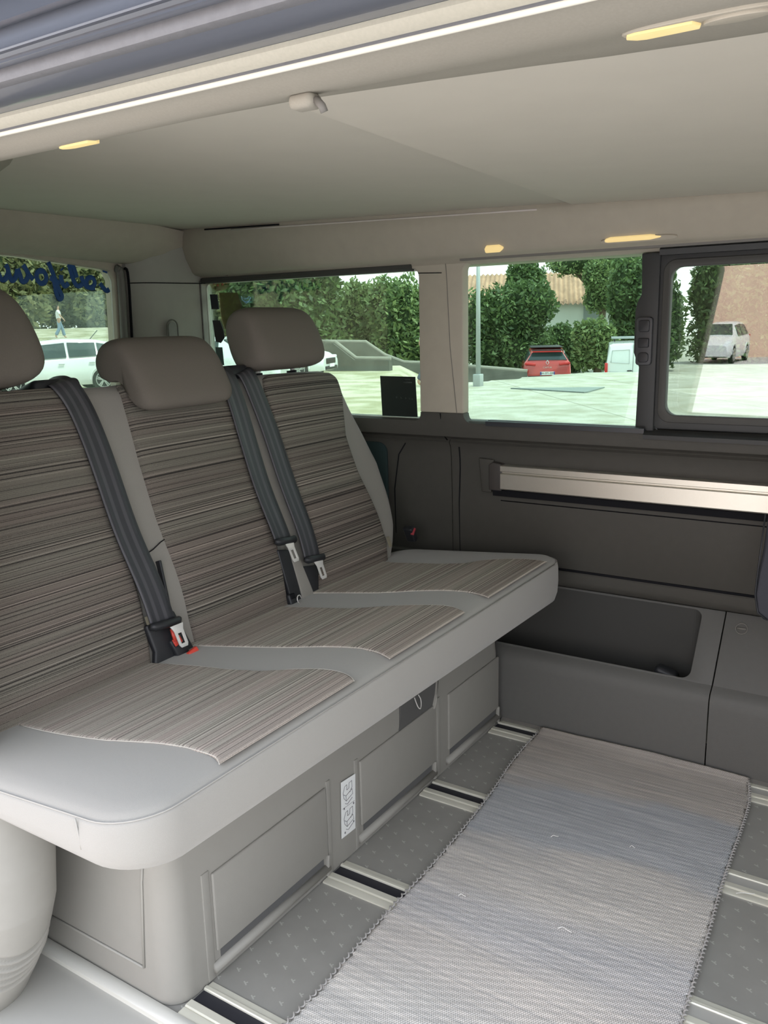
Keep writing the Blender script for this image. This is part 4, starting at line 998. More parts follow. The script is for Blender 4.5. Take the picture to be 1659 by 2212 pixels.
def ground():
    V = []; Fc = []
    Ds = [0, 2, 6, 12, 18, 22]+[23+.4*i for i in range(20)]+[32, 34, 37, 40, 44, 48, 52, 57, 62, 70, 90, 130]
    N = 180
    for D in Ds:
        for k in range(N):
            a = 2*math.pi*k/N; x = CAM.x+math.sin(a)*D; y = CAM.y+math.cos(a)*D; V.append((x, y, gheight(x, y)))
    for i in range(len(Ds)-1):
        for k in range(N): Fc.append((i*N+k, i*N+(k+1) % N, (i+1)*N+(k+1) % N, (i+1)*N+k))
    M = bpy.data.materials.new('sunlit_slabs'); M.use_nodes = True; n = M.node_tree.nodes; l = M.node_tree.links; b = n['Principled BSDF']; b.inputs['Roughness'].default_value = .9
    t = n.new('ShaderNodeTexCoord'); mp = n.new('ShaderNodeMapping'); mp.inputs['Rotation'].default_value = (0, 0, .9); l.new(t.outputs['Object'], mp.inputs[0])
    br = n.new('ShaderNodeTexBrick'); br.offset = 0; br.inputs['Scale'].default_value = 1; br.inputs['Mortar Size'].default_value = .02; br.inputs['Brick Width'].default_value = 3.2; br.inputs['Row Height'].default_value = 3.0
    br.inputs['Color1'].default_value = (.33, .33, .29, 1); br.inputs['Color2'].default_value = (.40, .40, .35, 1); br.inputs['Mortar'].default_value = (.19, .185, .15, 1); l.new(mp.outputs[0], br.inputs[0])
    nz = n.new('ShaderNodeTexNoise'); nz.inputs['Scale'].default_value = 1.7; nz.inputs['Detail'].default_value = 8; l.new(t.outputs['Object'], nz.inputs[0])
    r = n.new('ShaderNodeValToRGB'); l.new(nz.outputs['Fac'], r.inputs[0]); r.color_ramp.elements[0].position = .35; r.color_ramp.elements[0].color = (.78, .76, .66, 1); r.color_ramp.elements[1].position = .65; r.color_ramp.elements[1].color = (1.1, 1.1, 1.08, 1)
    mx = n.new('ShaderNodeMix'); mx.data_type = 'RGBA'; mx.blend_type = 'MULTIPLY'; mx.inputs['Factor'].default_value = 1; l.new(br.outputs[0], mx.inputs['A']); l.new(r.outputs[0], mx.inputs['B'])
    # dry grass to the left: chosen by direction in world space (x + y line)
    s = n.new('ShaderNodeSeparateXYZ'); l.new(t.outputs['Object'], s.inputs[0])
    ma = n.new('ShaderNodeMath'); ma.operation = 'MULTIPLY_ADD'; ma.inputs[1].default_value = .56; l.new(s.outputs['Y'], ma.inputs[0]); l.new(s.outputs['X'], ma.inputs[2])
    gr = n.new('ShaderNodeMath'); gr.operation = 'LESS_THAN'; gr.inputs[1].default_value = .3; l.new(ma.outputs[0], gr.inputs[0])
    n2 = n.new('ShaderNodeTexNoise'); n2.inputs['Scale'].default_value = .9; n2.inputs['Detail'].default_value = 9; l.new(t.outputs['Object'], n2.inputs[0])
    r2 = n.new('ShaderNodeValToRGB'); l.new(n2.outputs['Fac'], r2.inputs[0]); r2.color_ramp.elements[0].position = .4; r2.color_ramp.elements[0].color = (.26, .245, .14, 1); r2.color_ramp.elements[1].position = .6; r2.color_ramp.elements[1].color = (.44, .41, .31, 1)
    m3 = n.new('ShaderNodeMix'); m3.data_type = 'RGBA'; l.new(gr.outputs[0], m3.inputs['Factor']); l.new(mx.outputs['Result'], m3.inputs['A']); l.new(r2.outputs[0], m3.inputs['B']); m4 = n.new('ShaderNodeMix'); m4.data_type = 'RGBA'; lt4 = n.new('ShaderNodeMath'); lt4.operation = 'LESS_THAN'; lt4.inputs[1].default_value = .8; l.new(s.outputs['Y'], lt4.inputs[0])
    l.new(lt4.outputs[0], m4.inputs['Factor']); l.new(m3.outputs['Result'], m4.inputs['A']); m4.inputs['B'].default_value = (.44, .42, .40, 1); l.new(m4.outputs['Result'], b.inputs['Base Color'])  # unseen door-side ground made paler to bounce light into the van
    o = mesh('ground', V, Fc, M, fix=False); tag(o, kind='structure'); return o
ground()
def gp(px, D, dz=0):
    """ground point seen in photo column px at horizontal-ish distance D"""
    d = at(px, 760, 1, 5)-CAM; d.z = 0; d.normalize(); p = CAM+d*D; return Vector((p.x, p.y, gheight(p.x, p.y)+dz))
# metal plate on the slabs
P = [at(px, py, 2, GZ+.004) for px, py in ((1103, 840), (1306, 838), (1270, 848), (1262, 849))]
o = mesh('metal_plate', [(p.x, p.y, GZ+.001) for p in P]+[(p.x, p.y, GZ+.03) for p in P], [(0, 1, 2, 3), (4, 7, 6, 5), (0, 4, 5, 1), (1, 5, 6, 2), (2, 6, 7, 3), (3, 7, 4, 0)], mat('plate_metal', (.16, .19, .18), .5, .4), smooth=False); tag(o, 'flat dark steel cover plate lying on the pale paving outside', 'metal plate')
# grass tufts
def leafcloud(centers, n, size, seed, squash=1, droop=0):
    g = np.random.default_rng(seed); V = []; Fc = []
    cs = np.array([c[:3] for c in centers], float); rs = np.array([c[3:] for c in centers], float)
    vol = (rs[:, 0]*rs[:, 1]+rs[:, 0]*rs[:, 2]); pk = g.choice(len(cs), n, p=vol/vol.sum())
    d = g.normal(size=(n, 3)); d /= np.linalg.norm(d, axis=1)[:, None]
    rad = g.uniform(.72, 1.08, n)[:, None]
    p = cs[pk]+d*rs[pk]*rad*(1+.12*np.sin(d[:, :1]*9+pk[:, None]))
    a = g.normal(size=(n, 3))*.7+d*.3; a /= np.linalg.norm(a, axis=1)[:, None]; b = np.cross(a, g.normal(size=(n, 3))); b /= np.linalg.norm(b, axis=1)[:, None]
    s = size*g.uniform(.5, 1.3, n)[:, None]
    q = np.stack([p-a*s, p-b*s*.45, p+a*s, p+b*s*.45], 1).reshape(-1, 3)
    return q.tolist(), [(4*i, 4*i+1, 4*i+2, 4*i+3) for i in range(n)]
def leaf_mat(name, c1, c2):
    if name in MATS: return MATS[name]
    M = bpy.data.materials.new(name); M.use_nodes = True; n = M.node_tree.nodes; l = M.node_tree.links; b = n['Principled BSDF']; b.inputs['Roughness'].default_value = .6
    g = n.new('ShaderNodeNewGeometry'); r = n.new('ShaderNodeValToRGB'); l.new(g.outputs['Random Per Island'], r.inputs[0]); r.color_ramp.elements[0].color = (*c1, 1); r.color_ramp.elements[1].color = (*c2, 1); l.new(r.outputs[0], b.inputs['Base Color'])
    tl_ = n.new('ShaderNodeBsdfTranslucent'); l.new(r.outputs[0], tl_.inputs[0]); ms = n.new('ShaderNodeMixShader'); ms.inputs[0].default_value = .3
    l.new(b.outputs[0], ms.inputs[1]); l.new(tl_.outputs[0], ms.inputs[2]); l.new(ms.outputs[0], n['Material Output'].inputs[0]); MATS[name] = M; return M
bark = mat('bark', (.12, .09, .06), .9)
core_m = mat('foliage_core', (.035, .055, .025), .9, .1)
def bush(name, base, blobs, n, size, mt, lbl, cat, seed, group, trunk=True):
    o = empty(name, base, lbl, cat, group)
    B = [(base.x+x, base.y+y, base.z+z, a, b_, c) for x, y, z, a, b_, c in blobs]
    V, Fc = leafcloud(B, int(n*2.2), size*.62, seed)
    f_ = mesh('foliage', V, Fc, mt, o, False, fix=False); f_['kind'] = 'stuff'
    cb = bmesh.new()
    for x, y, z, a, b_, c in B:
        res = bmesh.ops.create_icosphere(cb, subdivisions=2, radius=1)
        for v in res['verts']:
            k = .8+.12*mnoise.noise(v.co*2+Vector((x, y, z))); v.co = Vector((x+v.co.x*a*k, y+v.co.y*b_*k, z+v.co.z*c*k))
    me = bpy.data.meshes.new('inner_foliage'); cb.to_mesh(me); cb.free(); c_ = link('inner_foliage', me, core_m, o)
    if trunk: MB().tube([base+Vector((0, 0, -.2)), base+Vector((.1, 0, blobs[0][2]*.6)), base+Vector((blobs[0][0], blobs[0][1], blobs[0][2]))], [.22, .18, .1], 8).build('trunk', bark, o)
    return o
lm_dark = leaf_mat('leaves_dark', (.045, .085, .03), (.15, .23, .08))
lm_mid = leaf_mat('leaves_mid', (.08, .14, .05), (.26, .34, .13))
lm_dry = leaf_mat('leaves_olive', (.11, .13, .05), (.30, .30, .14))
def hgt(py, px, D):  # world height of photo row py at distance D (approx along ray)
    d = at(px, py, 1, 5)-CAM; hd = math.hypot(d.x, d.y); return CAM.z+d.z/hd*D
def tree_px(px0, px1, pytop, pybot, D, mt, lbl, seed, n=3500, size=.3, name='tree', nb=6, cat='tree', group='greenery beyond the parked cars'):
    """a tree occupying a width/height seen in the photo at distance D: several overlapping blobs with real depth"""
    pc = (px0+px1)/2; b = gp(pc, D); L_ = (gp(px1, D)-gp(px0, D)); wd = math.hypot(L_.x, L_.y); u = Vector((L_.x, L_.y, 0)).normalized(); v = Vector((-u.y, u.x, 0))
    zt = hgt(pytop, pc, D)-b.z; zb = hgt(pybot, pc, D)-b.z; g = random.Random(seed); bl = []
    for i in range(nb):
        a = (i+.5)/nb-.5; r_ = wd/nb*1.0+wd*.10
        q = u*(a*(wd-r_))+v*g.uniform(-.25, .25)*wd*.5
        hz_ = g.uniform(.30, .75); cz = zb+(zt-zb)*hz_; rz = (zt-zb)*g.uniform(.26, .40)
        rz = min(rz, zt-cz) if zt-cz > .3 else rz
        bl.append((q.x, q.y, cz, r_*.8, r_*.8, max(.5, rz)))
    bl.append((0, 0, zb+(zt-zb)*.55, wd*.33, wd*.33, (zt-zb)*.45)); bl.append((u.x*wd*.12, u.y*wd*.12, zb+(zt-zb)*.25, wd*.38, wd*.36, (zt-zb)*.27))
    bl.append((-u.x*wd*.2, -u.y*wd*.2, zb+(zt-zb)*.25, wd*.28, wd*.3, (zt-zb)*.27))
    return bush(name, b, bl, n, size, mt, lbl, cat, seed, group)
# through the sliding window
tree_px(1003, 1195, 612, 800, 42, lm_dark, 'big dense dark bush behind the thin lamp post left of the red car', 11, 7000, .22, 'bush', cat='bush')
tree_px(1095, 1175, 545, 700, 47, lm_dark, 'dark leafy tree between the two patches of tiled roof', 18, 4000, .22, nb=3)
tree_px(1170, 1262, 700, 800, 45, lm_dark, 'low dark shrub directly behind the red car', 12, 4000, .20, 'bush', cat='bush')
tree_px(1235, 1345, 690, 795, 40, lm_mid, 'leafy shrub between the red car and the white delivery van', 13, 4500, .20, 'bush', cat='bush')
tree_px(1310, 1470, 545, 795, 46, lm_dark, 'tall dark tree rising behind the white delivery van', 14, 6000, .26)
tree_px(1175, 1420, 500, 590, 57, lm_mid, 'leafy treetop above the tiled roof', 15, 2600, .22, nb=7)
tree_px(1255, 1335, 555, 672, 54, lm_mid, 'small leafy tree crossing in front of the tiled roof', 19, 2200, .2, nb=3)
tree_px(1480, 1720, 540, 800, 54, lm_dark, 'wide dark tree mass behind the sliding pane', 17, 7000, .30, nb=8)
# through the quarter window
tree_px(500, 735, 540, 800, 40, lm_dark, 'large dark spreading tree behind the right headrest', 21, 9000, .30, nb=7)
tree_px(700, 830, 612, 800, 44, lm_mid, 'hazy green tree left of the sticker side of the quarter window', 22, 6000, .26, nb=6)
tree_px(800, 950, 598, 815, 42, lm_mid, 'hazy green tree nearest the window pillar', 23, 6500, .26, nb=6)
tree_px(440, 560, 545, 770, 46, lm_dry, 'sunlit olive tree at the left of the quarter window', 24, 4500, .30, nb=5)
# through the tailgate window
tree_px(-140, 110, 500, 715, 60, lm_dry, 'olive tree mass behind the left headrest', 31, 6000, .42, nb=8)
tree_px(60, 300, 500, 705, 68, lm_dry, 'olive tree mass behind the walking person', 32, 7000, .42, nb=8)
tree_px(220, 470, 500, 720, 76, lm_dry, 'olive tree behind the rear corner pillar', 33, 3000, .42, nb=6)
# stone ramp walls
def wall_slab(pts_px, D0, D1, thick, name, mt, lbl, cat):
    """vertical stone wall whose top follows photo points at interpolated distance"""
    x0, x1 = pts_px[0][0], pts_px[-1][0]; T = []; Bt = []
    for px, py in pts_px:
        D = D0+(D1-D0)*(px-x0)/(x1-x0); g_ = gp(px, D); T.append(Vector((g_.x, g_.y, hgt(py, px, D)))); Bt.append(Vector((g_.x, g_.y, g_.z-.3)))
    dn = (T[-1]-T[0]); nv = Vector((-dn.y, dn.x, 0)).normalized()*thick
    V = T+Bt+[t+nv for t in T]+[t+nv for t in Bt]; q = len(T); Fc = []
    for i in range(q-1): Fc += [(i, i+1, q+i+1, q+i), (2*q+i, 3*q+i, 3*q+i+1, 2*q+i+1), (i, 2*q+i, 2*q+i+1, i+1)]
    Fc += [(0, q, 3*q, 2*q), (q-1, 3*q-1, 4*q-1, 2*q-1)]
    e_ = empty(name, Bt[0], lbl, cat)
    mesh('wall_body', V, Fc, mt, e_, False)
    MB().tube([t+nv*.5+Vector((0, 0, .04)) for t in T], .10, 6).build('coping', mat('coping_stone', (.22, .21, .18), .9, noise=.2, nscale=3), e_)
stone = mat('old_stone', (.13, .13, .115), .95, .1, noise=.45, nscale=1.6)
wall_slab([(700, 742), (720, 742), (765, 778), (840, 779)], 33, 32, .35, 'ramp_wall', stone, 'weathered stone ramp wall with sloping coping in front of the trees', 'wall')
wall_slab([(690, 741), (790, 742), (830, 770), (872, 786), (930, 788), (1010, 790)], 36, 36, .35, 'stone_wall', stone, 'long low weathered stone wall behind the sloping ramp wall', 'wall')
wall_slab([(1010, 795), (1060, 799), (1110, 803), (1140, 806)], 34, 34, .3, 'kerb_wall', stone, 'low stone kerb at the foot of the dense bush', 'wall')
# house with tiled roof
def house():
    c = gp(1185, 62); o = empty('house', c, 'white house with terracotta tiled roof behind the bushes', 'house')
    a = gp(1010, 60); b = gp(1345, 60); u = (b-a); u.z = 0; W_ = u.length; u.normalize(); v = Vector((-u.y, u.x, 0))
    ze = hgt(652, 1240, 60); zr = hgt(588, 1200, 64)
    V = [a, b, b+v*9, a+v*9]; V = [Vector((p.x, p.y, -2)) for p in V]+[Vector((p.x, p.y, ze)) for p in V]
    mesh('walls', V, [(0, 1, 5, 4), (1, 2, 6, 5), (2, 3, 7, 6), (3, 0, 4, 7)], mat('white_render', (.62, .64, .60), .9), o, False)
    # ribbed tile roof
    V = []; Fc = []; n_ = int(W_/.28)*4
    for i in range(n_+1):
        s = -0.6+(W_+1.2)*i/n_; h = .07*math.sin(i*math.pi/2)
        for (k, z) in ((-.7, ze-.15), (4.5, zr), (9.7, ze-.15)): p = a+u*s+v*k; V.append((p.x, p.y, z+h))
    for i in range(n_):
        for k in range(2): q = i*3+k; Fc.append((q, q+3, q+4, q+1))
    mesh('tiled_roof', V, Fc, mat('roof_tiles', (.40, .25, .17), .85, noise=.6, nscale=1.5), o, False)
    p0 = a+u*(W_*.80); MB().box((p0.x-v.x*.05, p0.y-v.y*.05, ze-.9), (1.1, .12, 1.2), Matrix.Rotation(math.atan2(u.y, u.x), 3, 'Z')).build('window', mat('house_window', (.25, .28, .28), .3), o, False)
house()
# thin lamp post
p = gp(1033, 23.5); q = Vector((p.x, p.y, hgt(480, 1036, 23.5)))
lp_ = empty('lamp_post', p, 'thin grey lamp post at the left edge of the sliding window', 'lamp post')
MB().tube([p-Vector((0, 0, .05)), Vector((p.x, p.y, q.z))], [.07, .045], 10).build('pole', mat('galvanised', (.36, .38, .38), .5, metal=.3), lp_)
MB().box((p.x, p.y, p.z+.15), (.22, .22, .35), None, .02).build('base', MATS['galvanised'], lp_)
MB().tube([q, q+Vector((.3, -.1, .35)), q+Vector((1.0, -.3, .45))], .04, 8).box(q+Vector((1.2, -.36, .44)), (.6, .25, .1), None, .03).build('lantern_arm', MATS['galvanised'], lp_)

# ------------------------------------------------------------------ cars
tyre = mat('tyre', (.02, .02, .02), .8); rim_m = mat('wheel_rim', (.55, .56, .57), .3, metal=.8); cglass = mat('car_glass', (.03, .05, .05), .08, .6); lampred = mat('tail_red', (.5, .02, .02), .25, .6); lampclr = mat('headlight', (.6, .62, .64), .15, .7)
platem = mat('plate_white', (.75, .76, .74), .5); plblue = mat('plate_blue', (.03, .08, .45), .5); blk2 = mat('car_black', (.02, .02, .022), .5)
def car(loc, heading, st, name, lbl, paint, W_=1.8, kind='hatch', roofm=None, group=None):
    """st: stations (x, z_bottom, z_shoulder, z_top, half width top); local +X is the front"""
    root = empty(name, loc, lbl, 'car' if kind != 'van' else 'van', group); root.rotation_euler = (0, 0, heading)
    def put(mb, nm, mt, par=root, sm=True):
        me = bpy.data.meshes.new(nm); me.from_pydata([tuple(v) for v in mb.v], [], mb.f)
        bm = bmesh.new(); bm.from_mesh(me); bmesh.ops.recalc_face_normals(bm, faces=bm.faces); bm.to_mesh(me); bm.free()
        o = bpy.data.objects.new(nm, me); C.objects.link(o); me.materials.append(mt); o.parent = par
        for p in me.polygons: p.use_smooth = sm
        if sm: sharp(o, 40)
        return o
    hw = W_/2
    def section(x, zb, zs, zt, ht, taper=1):
        h = hw*taper
        return [(x, -h*.92, zb), (x, -h, zb+.12), (x, -h*1.0, (zb+zs)/2), (x, -h*.97, zs-.04), (x, -h*.93, zs), (x, -ht, zt-.04 if zt > zs+.1 else zt), (x, -ht*.85, zt), (x, 0, zt+.015),
                (x, ht*.85, zt), (x, ht, zt-.04 if zt > zs+.1 else zt), (x, h*.93, zs), (x, h*.97, zs-.04), (x, h*1.0, (zb+zs)/2), (x, h, zb+.12), (x, h*.92, zb)]
    body = MB(); secs = []
    for s in st: secs.append(section(*s))
    q = 15; V = [p for s in secs for p in s]; Fc = []
    for i in range(len(secs)-1):
        for k in range(q): Fc.append((i*q+k, i*q+(k+1) % q, (i+1)*q+(k+1) % q, (i+1)*q+k))
    Fc += [tuple(range(q)), tuple((len(secs)-1)*q+k for k in range(q))]
    body.add(V, Fc); bo = put(body, 'body', paint)
    # greenhouse glass, set slightly proud of the body between shoulder and roof
    gi = [i for i, s in enumerate(st) if s[3] > s[2]+.2]
    def side_pt(i, k, sd, out=.035):
        x, zb, zs, zt, ht = st[i][:5]; tp_ = st[i][5] if len(st[i]) > 5 else 1
        y0, y1 = hw*tp_*.93, ht; y = y0+(y1-y0)*k; z = zs+(zt-.04-zs)*k; return Vector((x, sd*(y+out), z+.0))
    if kind != 'van':
        for a, b_ in zip(gi, gi[1:]):
            for sd in (-1, 1):
                p = [side_pt(a, .10, sd), side_pt(b_, .10, sd), side_pt(b_, .90, sd), side_pt(a, .90, sd)]
                dx = (p[1]-p[0])*.05; p2 = [p[0]+dx, p[1]-dx, p[2]-(p[2]-p[3])*.05, p[3]+(p[2]-p[3])*.05]
                g_ = MB().add([v for v in p2]+[v-Vector((0, sd*.05, 0)) for v in p2], [(0, 1, 2, 3), (7, 6, 5, 4), (0, 4, 5, 1), (1, 5, 6, 2), (2, 6, 7, 3), (3, 7, 4, 0)])
                put(g_, 'side_window', cglass, sm=False)
    # windscreen and rear screen
    def screen(i0, i1, nm, k0=.12, k1=.88):
        A0, A1 = st[i0], st[i1]     # i0 low station, i1 roof station
        sgn = 1 if A0[0] > A1[0] else -1
        nrm = Vector((A1[3]-A0[3], 0, (A0[0]-A1[0]))).normalized()*(.02*1); nrm = Vector((abs(nrm.x)*sgn, 0, abs(nrm.z)))
        def pt(k, sy): return Vector((A0[0]+(A1[0]-A0[0])*k, sy*((hw*.85)+(A1[4]*.88-hw*.85)*k), A0[3]+(A1[3]-A0[3])*k+.012))+nrm
        p = [pt(k0, -1), pt(k0, 1), pt(k1, 1), pt(k1, -1)]
        put(MB().add(p+[v-nrm*1.5 for v in p], [(0, 1, 2, 3), (7, 6, 5, 4), (0, 4, 5, 1), (1, 5, 6, 2), (2, 6, 7, 3), (3, 7, 4, 0)]), nm, cglass, sm=False)
    fr = gi[-1]+1; rr = gi[0]-1
    screen(fr, gi[-1], 'windscreen')
    if kind != 'van': screen(rr, gi[0], 'rear_screen')
    # wheels with rims and dark arches
    xs = (st[0][0]+.72, st[-1][0]-.82)
    for x in xs:
        for sd in (-1, 1):
            R0 = .32; w0 = put(MB().tube([(x, sd*(hw-.20), .32), (x, sd*(hw+.005), .32)], R0, 24), 'wheel', tyre)
            put(MB().tube([(x, sd*(hw+.0), .32), (x, sd*(hw+.012), .32)], .215, 20), 'hub_disc', blk2, w0)
            sp_ = MB()
            for k in range(5):
                a = k*2*math.pi/5+.3
                for da in (-.16, .16): sp_.box((x+.11*math.cos(a+da), sd*(hw+.018), .32+.11*math.sin(a+da)), (.20, .014, .03), Matrix.Rotation(-(a+da*.6), 3, 'Y'))
            sp_.tube([(x+.215*math.cos(t*math.pi/12), sd*(hw+.014), .32+.215*math.sin(t*math.pi/12)) for t in range(25)], .014, 6, cap=False)
            put(sp_, 'rim', rim_m, w0)
            arch_ = MB().tube([(x+.37*math.cos(math.pi*t/12), sd*(hw+.002), .33+.37*math.sin(math.pi*t/12)) for t in range(13)], .022, 6)
            put(arch_, 'wheel_arch', blk2 if kind == 'suv' else paint)
    x0_, x1_ = st[0][0], st[-1][0]
    zs0 = st[0][2]
    return root, put
def trunk_bits(root, put, x, zlamp, hw, plate_z):
    for sd in (-1, 1):
        put(MB().box((x+.02, sd*(hw-.22), zlamp), (.12, .40, .14), None, .03), 'tail_lamp', lampred)
    put(MB().box((x-.03, 0, plate_z), (.02, .52, .12)), 'number_plate', platem)
HATCH = [(-2.0, .28, .78, .80, .80, .93), (-1.92, .22, .96, 1.00, .74, .98), (-1.62, .20, .98, 1.38, .58, 1), (-1.2, .20, .97, 1.46, .60, 1), (-.35, .20, .94, 1.49, .61, 1), (.35, .20, .92, 1.43, .58, 1), (1.12, .20, .90, .96, .74, 1), (1.75, .22, .78, .82, .70, .96), (2.02, .28, .62, .66, .62, .86)]
SUV = [(-2.1, .34, .86, .88, .84, .95), (-2.04, .28, 1.0, 1.06, .78, .99), (-1.80, .27, 1.05, 1.44, .62, 1), (-1.3, .27, 1.04, 1.55, .64, 1), (-.3, .27, 1.0, 1.58, .65, 1), (.45, .27, .99, 1.52, .62, 1), (1.2, .27, .97, 1.04, .78, 1), (1.9, .3, .9, .94, .74, .97), (2.12, .34, .7, .75, .66, .88)]
VAN = [(-2.2, .30, 1.10, 1.72, .74, .97), (-2.15, .26, 1.12, 1.82, .78, 1), (-1.0, .26, 1.12, 1.86, .80, 1), (.2, .26, 1.12, 1.85, .80, 1), (.75, .26, 1.10, 1.78, .76, 1), (1.45, .26, 1.08, 1.14, .80, 1), (2.0, .3, .92, .98, .76, .96), (2.2, .34, .72, .78, .68, .88)]
white_p = mat('white_car_paint', (.72, .75, .75), .25, .5, coat=.8); red_p = mat('red_car_paint', (.42, .03, .025), .25, .5, coat=.8)
# heading helper: local +X along direction from photo-left to photo-right or away
def dirs(px):
    d = at(px, 760, 1, 5)-CAM; d.z = 0; d.normalize(); return d, Vector((d.y, -d.x, 0))
# red crossover seen from behind
d_, r_ = dirs(1177); loc = gp(1177, 36.5)
root, put = car(loc, math.atan2(d_.y, d_.x)+.05, SUV, 'red_crossover', 'red crossover car with black roof seen from behind through the sliding window', red_p, 1.84, 'suv')
put(MB().box((-.4, 0, 1.60), (2.3, 1.24, .04), None, .015), 'roof_panel', blk2)
put(MB().box((-1.95, 0, 1.50), (.24, 1.2, .04), None, .01), 'spoiler', blk2)
for sd in (-1, 1):
    put(MB().box((-2.09, sd*.66, .98), (.10, .42, .09), Matrix.Rotation(sd*.12, 3, 'X'), .02), 'tail_lamp', lampred)
    put(MB().box((-2.12, sd*.60, .46), (.05, .42, .035), Matrix.Rotation(sd*.25, 3, 'X')), 'bumper_trim', mat('pale_bumper_trim', (.7, .68, .66), .4))
put(MB().box((-2.10, 0, .40), (.10, 1.55, .24), None, .03), 'bumper', blk2)
npl = put(MB().box((-2.17, 0, .62), (.02, .56, .13)), 'number_plate', platem)
put(MB().box((-2.183, .25, .62), (.004, .05, .12)), 'blue_band', plblue, npl); put(MB().box((-2.183, -.26, .62), (.004, .04, .12)), 'blue_band', plblue, npl)
def text_on(body, size, loc_local, root_, rot, mt, nm, par=None, ext=.004):
    cu = bpy.data.curves.new(nm, 'FONT'); cu.body = body; cu.size = size; cu.extrude = ext; cu.align_x = 'CENTER'; cu.align_y = 'CENTER'
    to = bpy.data.objects.new(nm, cu); C.objects.link(to); dg = bpy.context.evaluated_depsgraph_get(); dg.update()
    me = bpy.data.meshes.new_from_object(to.evaluated_get(dg)); bpy.data.objects.remove(to)
    me.materials.clear(); me.materials.append(mt); o_ = bpy.data.objects.new(nm, me); C.objects.link(o_); o_.parent = par or root_; o_.location = loc_local; o_.rotation_euler = rot; return o_
text_on('BH-371-DM', .11, (-2.184, 0, .62), root, (math.pi/2, 0, -math.pi/2), blk2, 'plate_characters', npl)
put(MB().tube([(-2.075-.02, 0, 1.12), (-2.12, .055, 1.03), (-2.135, 0, .94), (-2.12, -.055, 1.03), (-2.095, 0, 1.12)], .014, 6), 'emblem', rim_m)
text_on('CAPTUR', .09, (-2.15, 0, .84), root, (math.pi/2, 0, -math.pi/2), rim_m, 'badge_lettering', None)
# white delivery van seen from behind
d_, r_ = dirs(1366); loc = gp(1364, 32.5)
root, put = car(loc, math.atan2(d_.y, d_.x)+.03, VAN, 'delivery_van', 'white delivery van with twin rear doors and a roof rack, parked outside', white_p, 1.84, 'van')
put(MB().box((-2.20, 0, 1.15), (.014, .012, 1.45)), 'door_seam', blk2, sm=False)
for sd in (-1, 1):
    put(MB().box((-2.22, sd*.87, .98), (.08, .10, .42), None, .02), 'tail_lamp', lampred)
    put(MB().tube([(-2.215, sd*.12, 1.62), (-2.215, sd*.68, 1.60), (-2.215, sd*.72, 1.20), (-2.215, sd*.12, 1.16), (-2.215, sd*.12, 1.62)], .010, 5), 'door_pressing', mat('seam_grey', (.45, .47, .47), .5))
    put(MB().box((-2.0, sd*.62, 1.95), (.06, .05, .12)).box((0, sd*.62, 1.95), (.06, .05, .12)), 'rack_foot', blk2)
for x in (-2.0, -1.2, -.4): put(MB().box((x, 0, 2.0), (.08, 1.45, .05), None, .01), 'rack_bar', mat('rack_metal', (.3, .32, .33), .4))
put(MB().box((-2.225, .10, .92), (.03, .16, .035)), 'door_handle', blk2); put(MB().box((-2.22, 0, .68), (.03, .5, .11)), 'number_plate', platem)
put(MB().box((-2.22, 0, .42), (.10, 1.7, .22), None, .04), 'bumper', blk2)
text_on('Partner', .10, (-2.225, .62, .88), root, (math.pi/2, 0, -math.pi/2), MATS['seam_grey'], 'badge_lettering')
# white hatchback behind the tailgate window, side on, rear end to the right
d_, r_ = dirs(150); loc = gp(104, 27)
hd = math.atan2(-r_.y, -r_.x)
root, put = car(loc, hd+.22, HATCH, 'white_hatchback', 'white hatchback parked side-on behind the tailgate window, red tail lamp to the right', white_p, 1.75)
trunk_bits(root, put, -2.0, .92, .87, .6)
put(MB().tube([(-1.2, 0, 1.46), (-1.45, 0, 1.72)], .012, 6), 'aerial', blk2)
for sd in (-1, 1): put(MB().box((-.15, sd*.885, .80), (.16, .02, .03)).box((-1.0, sd*.885, .82), (.16, .02, .03)), 'door_handle', MATS['seam_grey'])
# white hatchback behind the right headrest, its front to the right
d_, r_ = dirs(640); loc = gp(590, 29.5)
root, put = car(loc, math.atan2(r_.y, r_.x)-.35, HATCH, 'white_hatchback', 'white car whose dark grille shows just right of the far headrest', white_p, 1.8)
put(MB().box((2.0, 0, .56), (.08, 1.0, .20), None, .04), 'grille', blk2); put(MB().box((2.02, 0, .34), (.08, 1.2, .12), None, .02), 'lower_grille', blk2)
for sd in (-1, 1): put(MB().box((1.82, sd*.66, .68), (.34, .26, .12), Matrix.Rotation(sd*-.3, 3, 'Z'), .04), 'headlamp', lampclr)
put(MB().box((2.06, 0, .42), (.02, .5, .11)), 'number_plate', platem)
# white car seen at the left edge of the quarter window
d_, r_ = dirs(480); loc = gp(462, 25)
root, put = car(loc, math.atan2(r_.y, r_.x)-.25, HATCH, 'white_hatchback', 'white car partly hidden at the left edge of the quarter window', white_p, 1.8)
for sd in (-1, 1): put(MB().box((1.82, sd*.66, .68), (.34, .26, .12), Matrix.Rotation(sd*-.3, 3, 'Z'), .04), 'headlamp', lampclr)

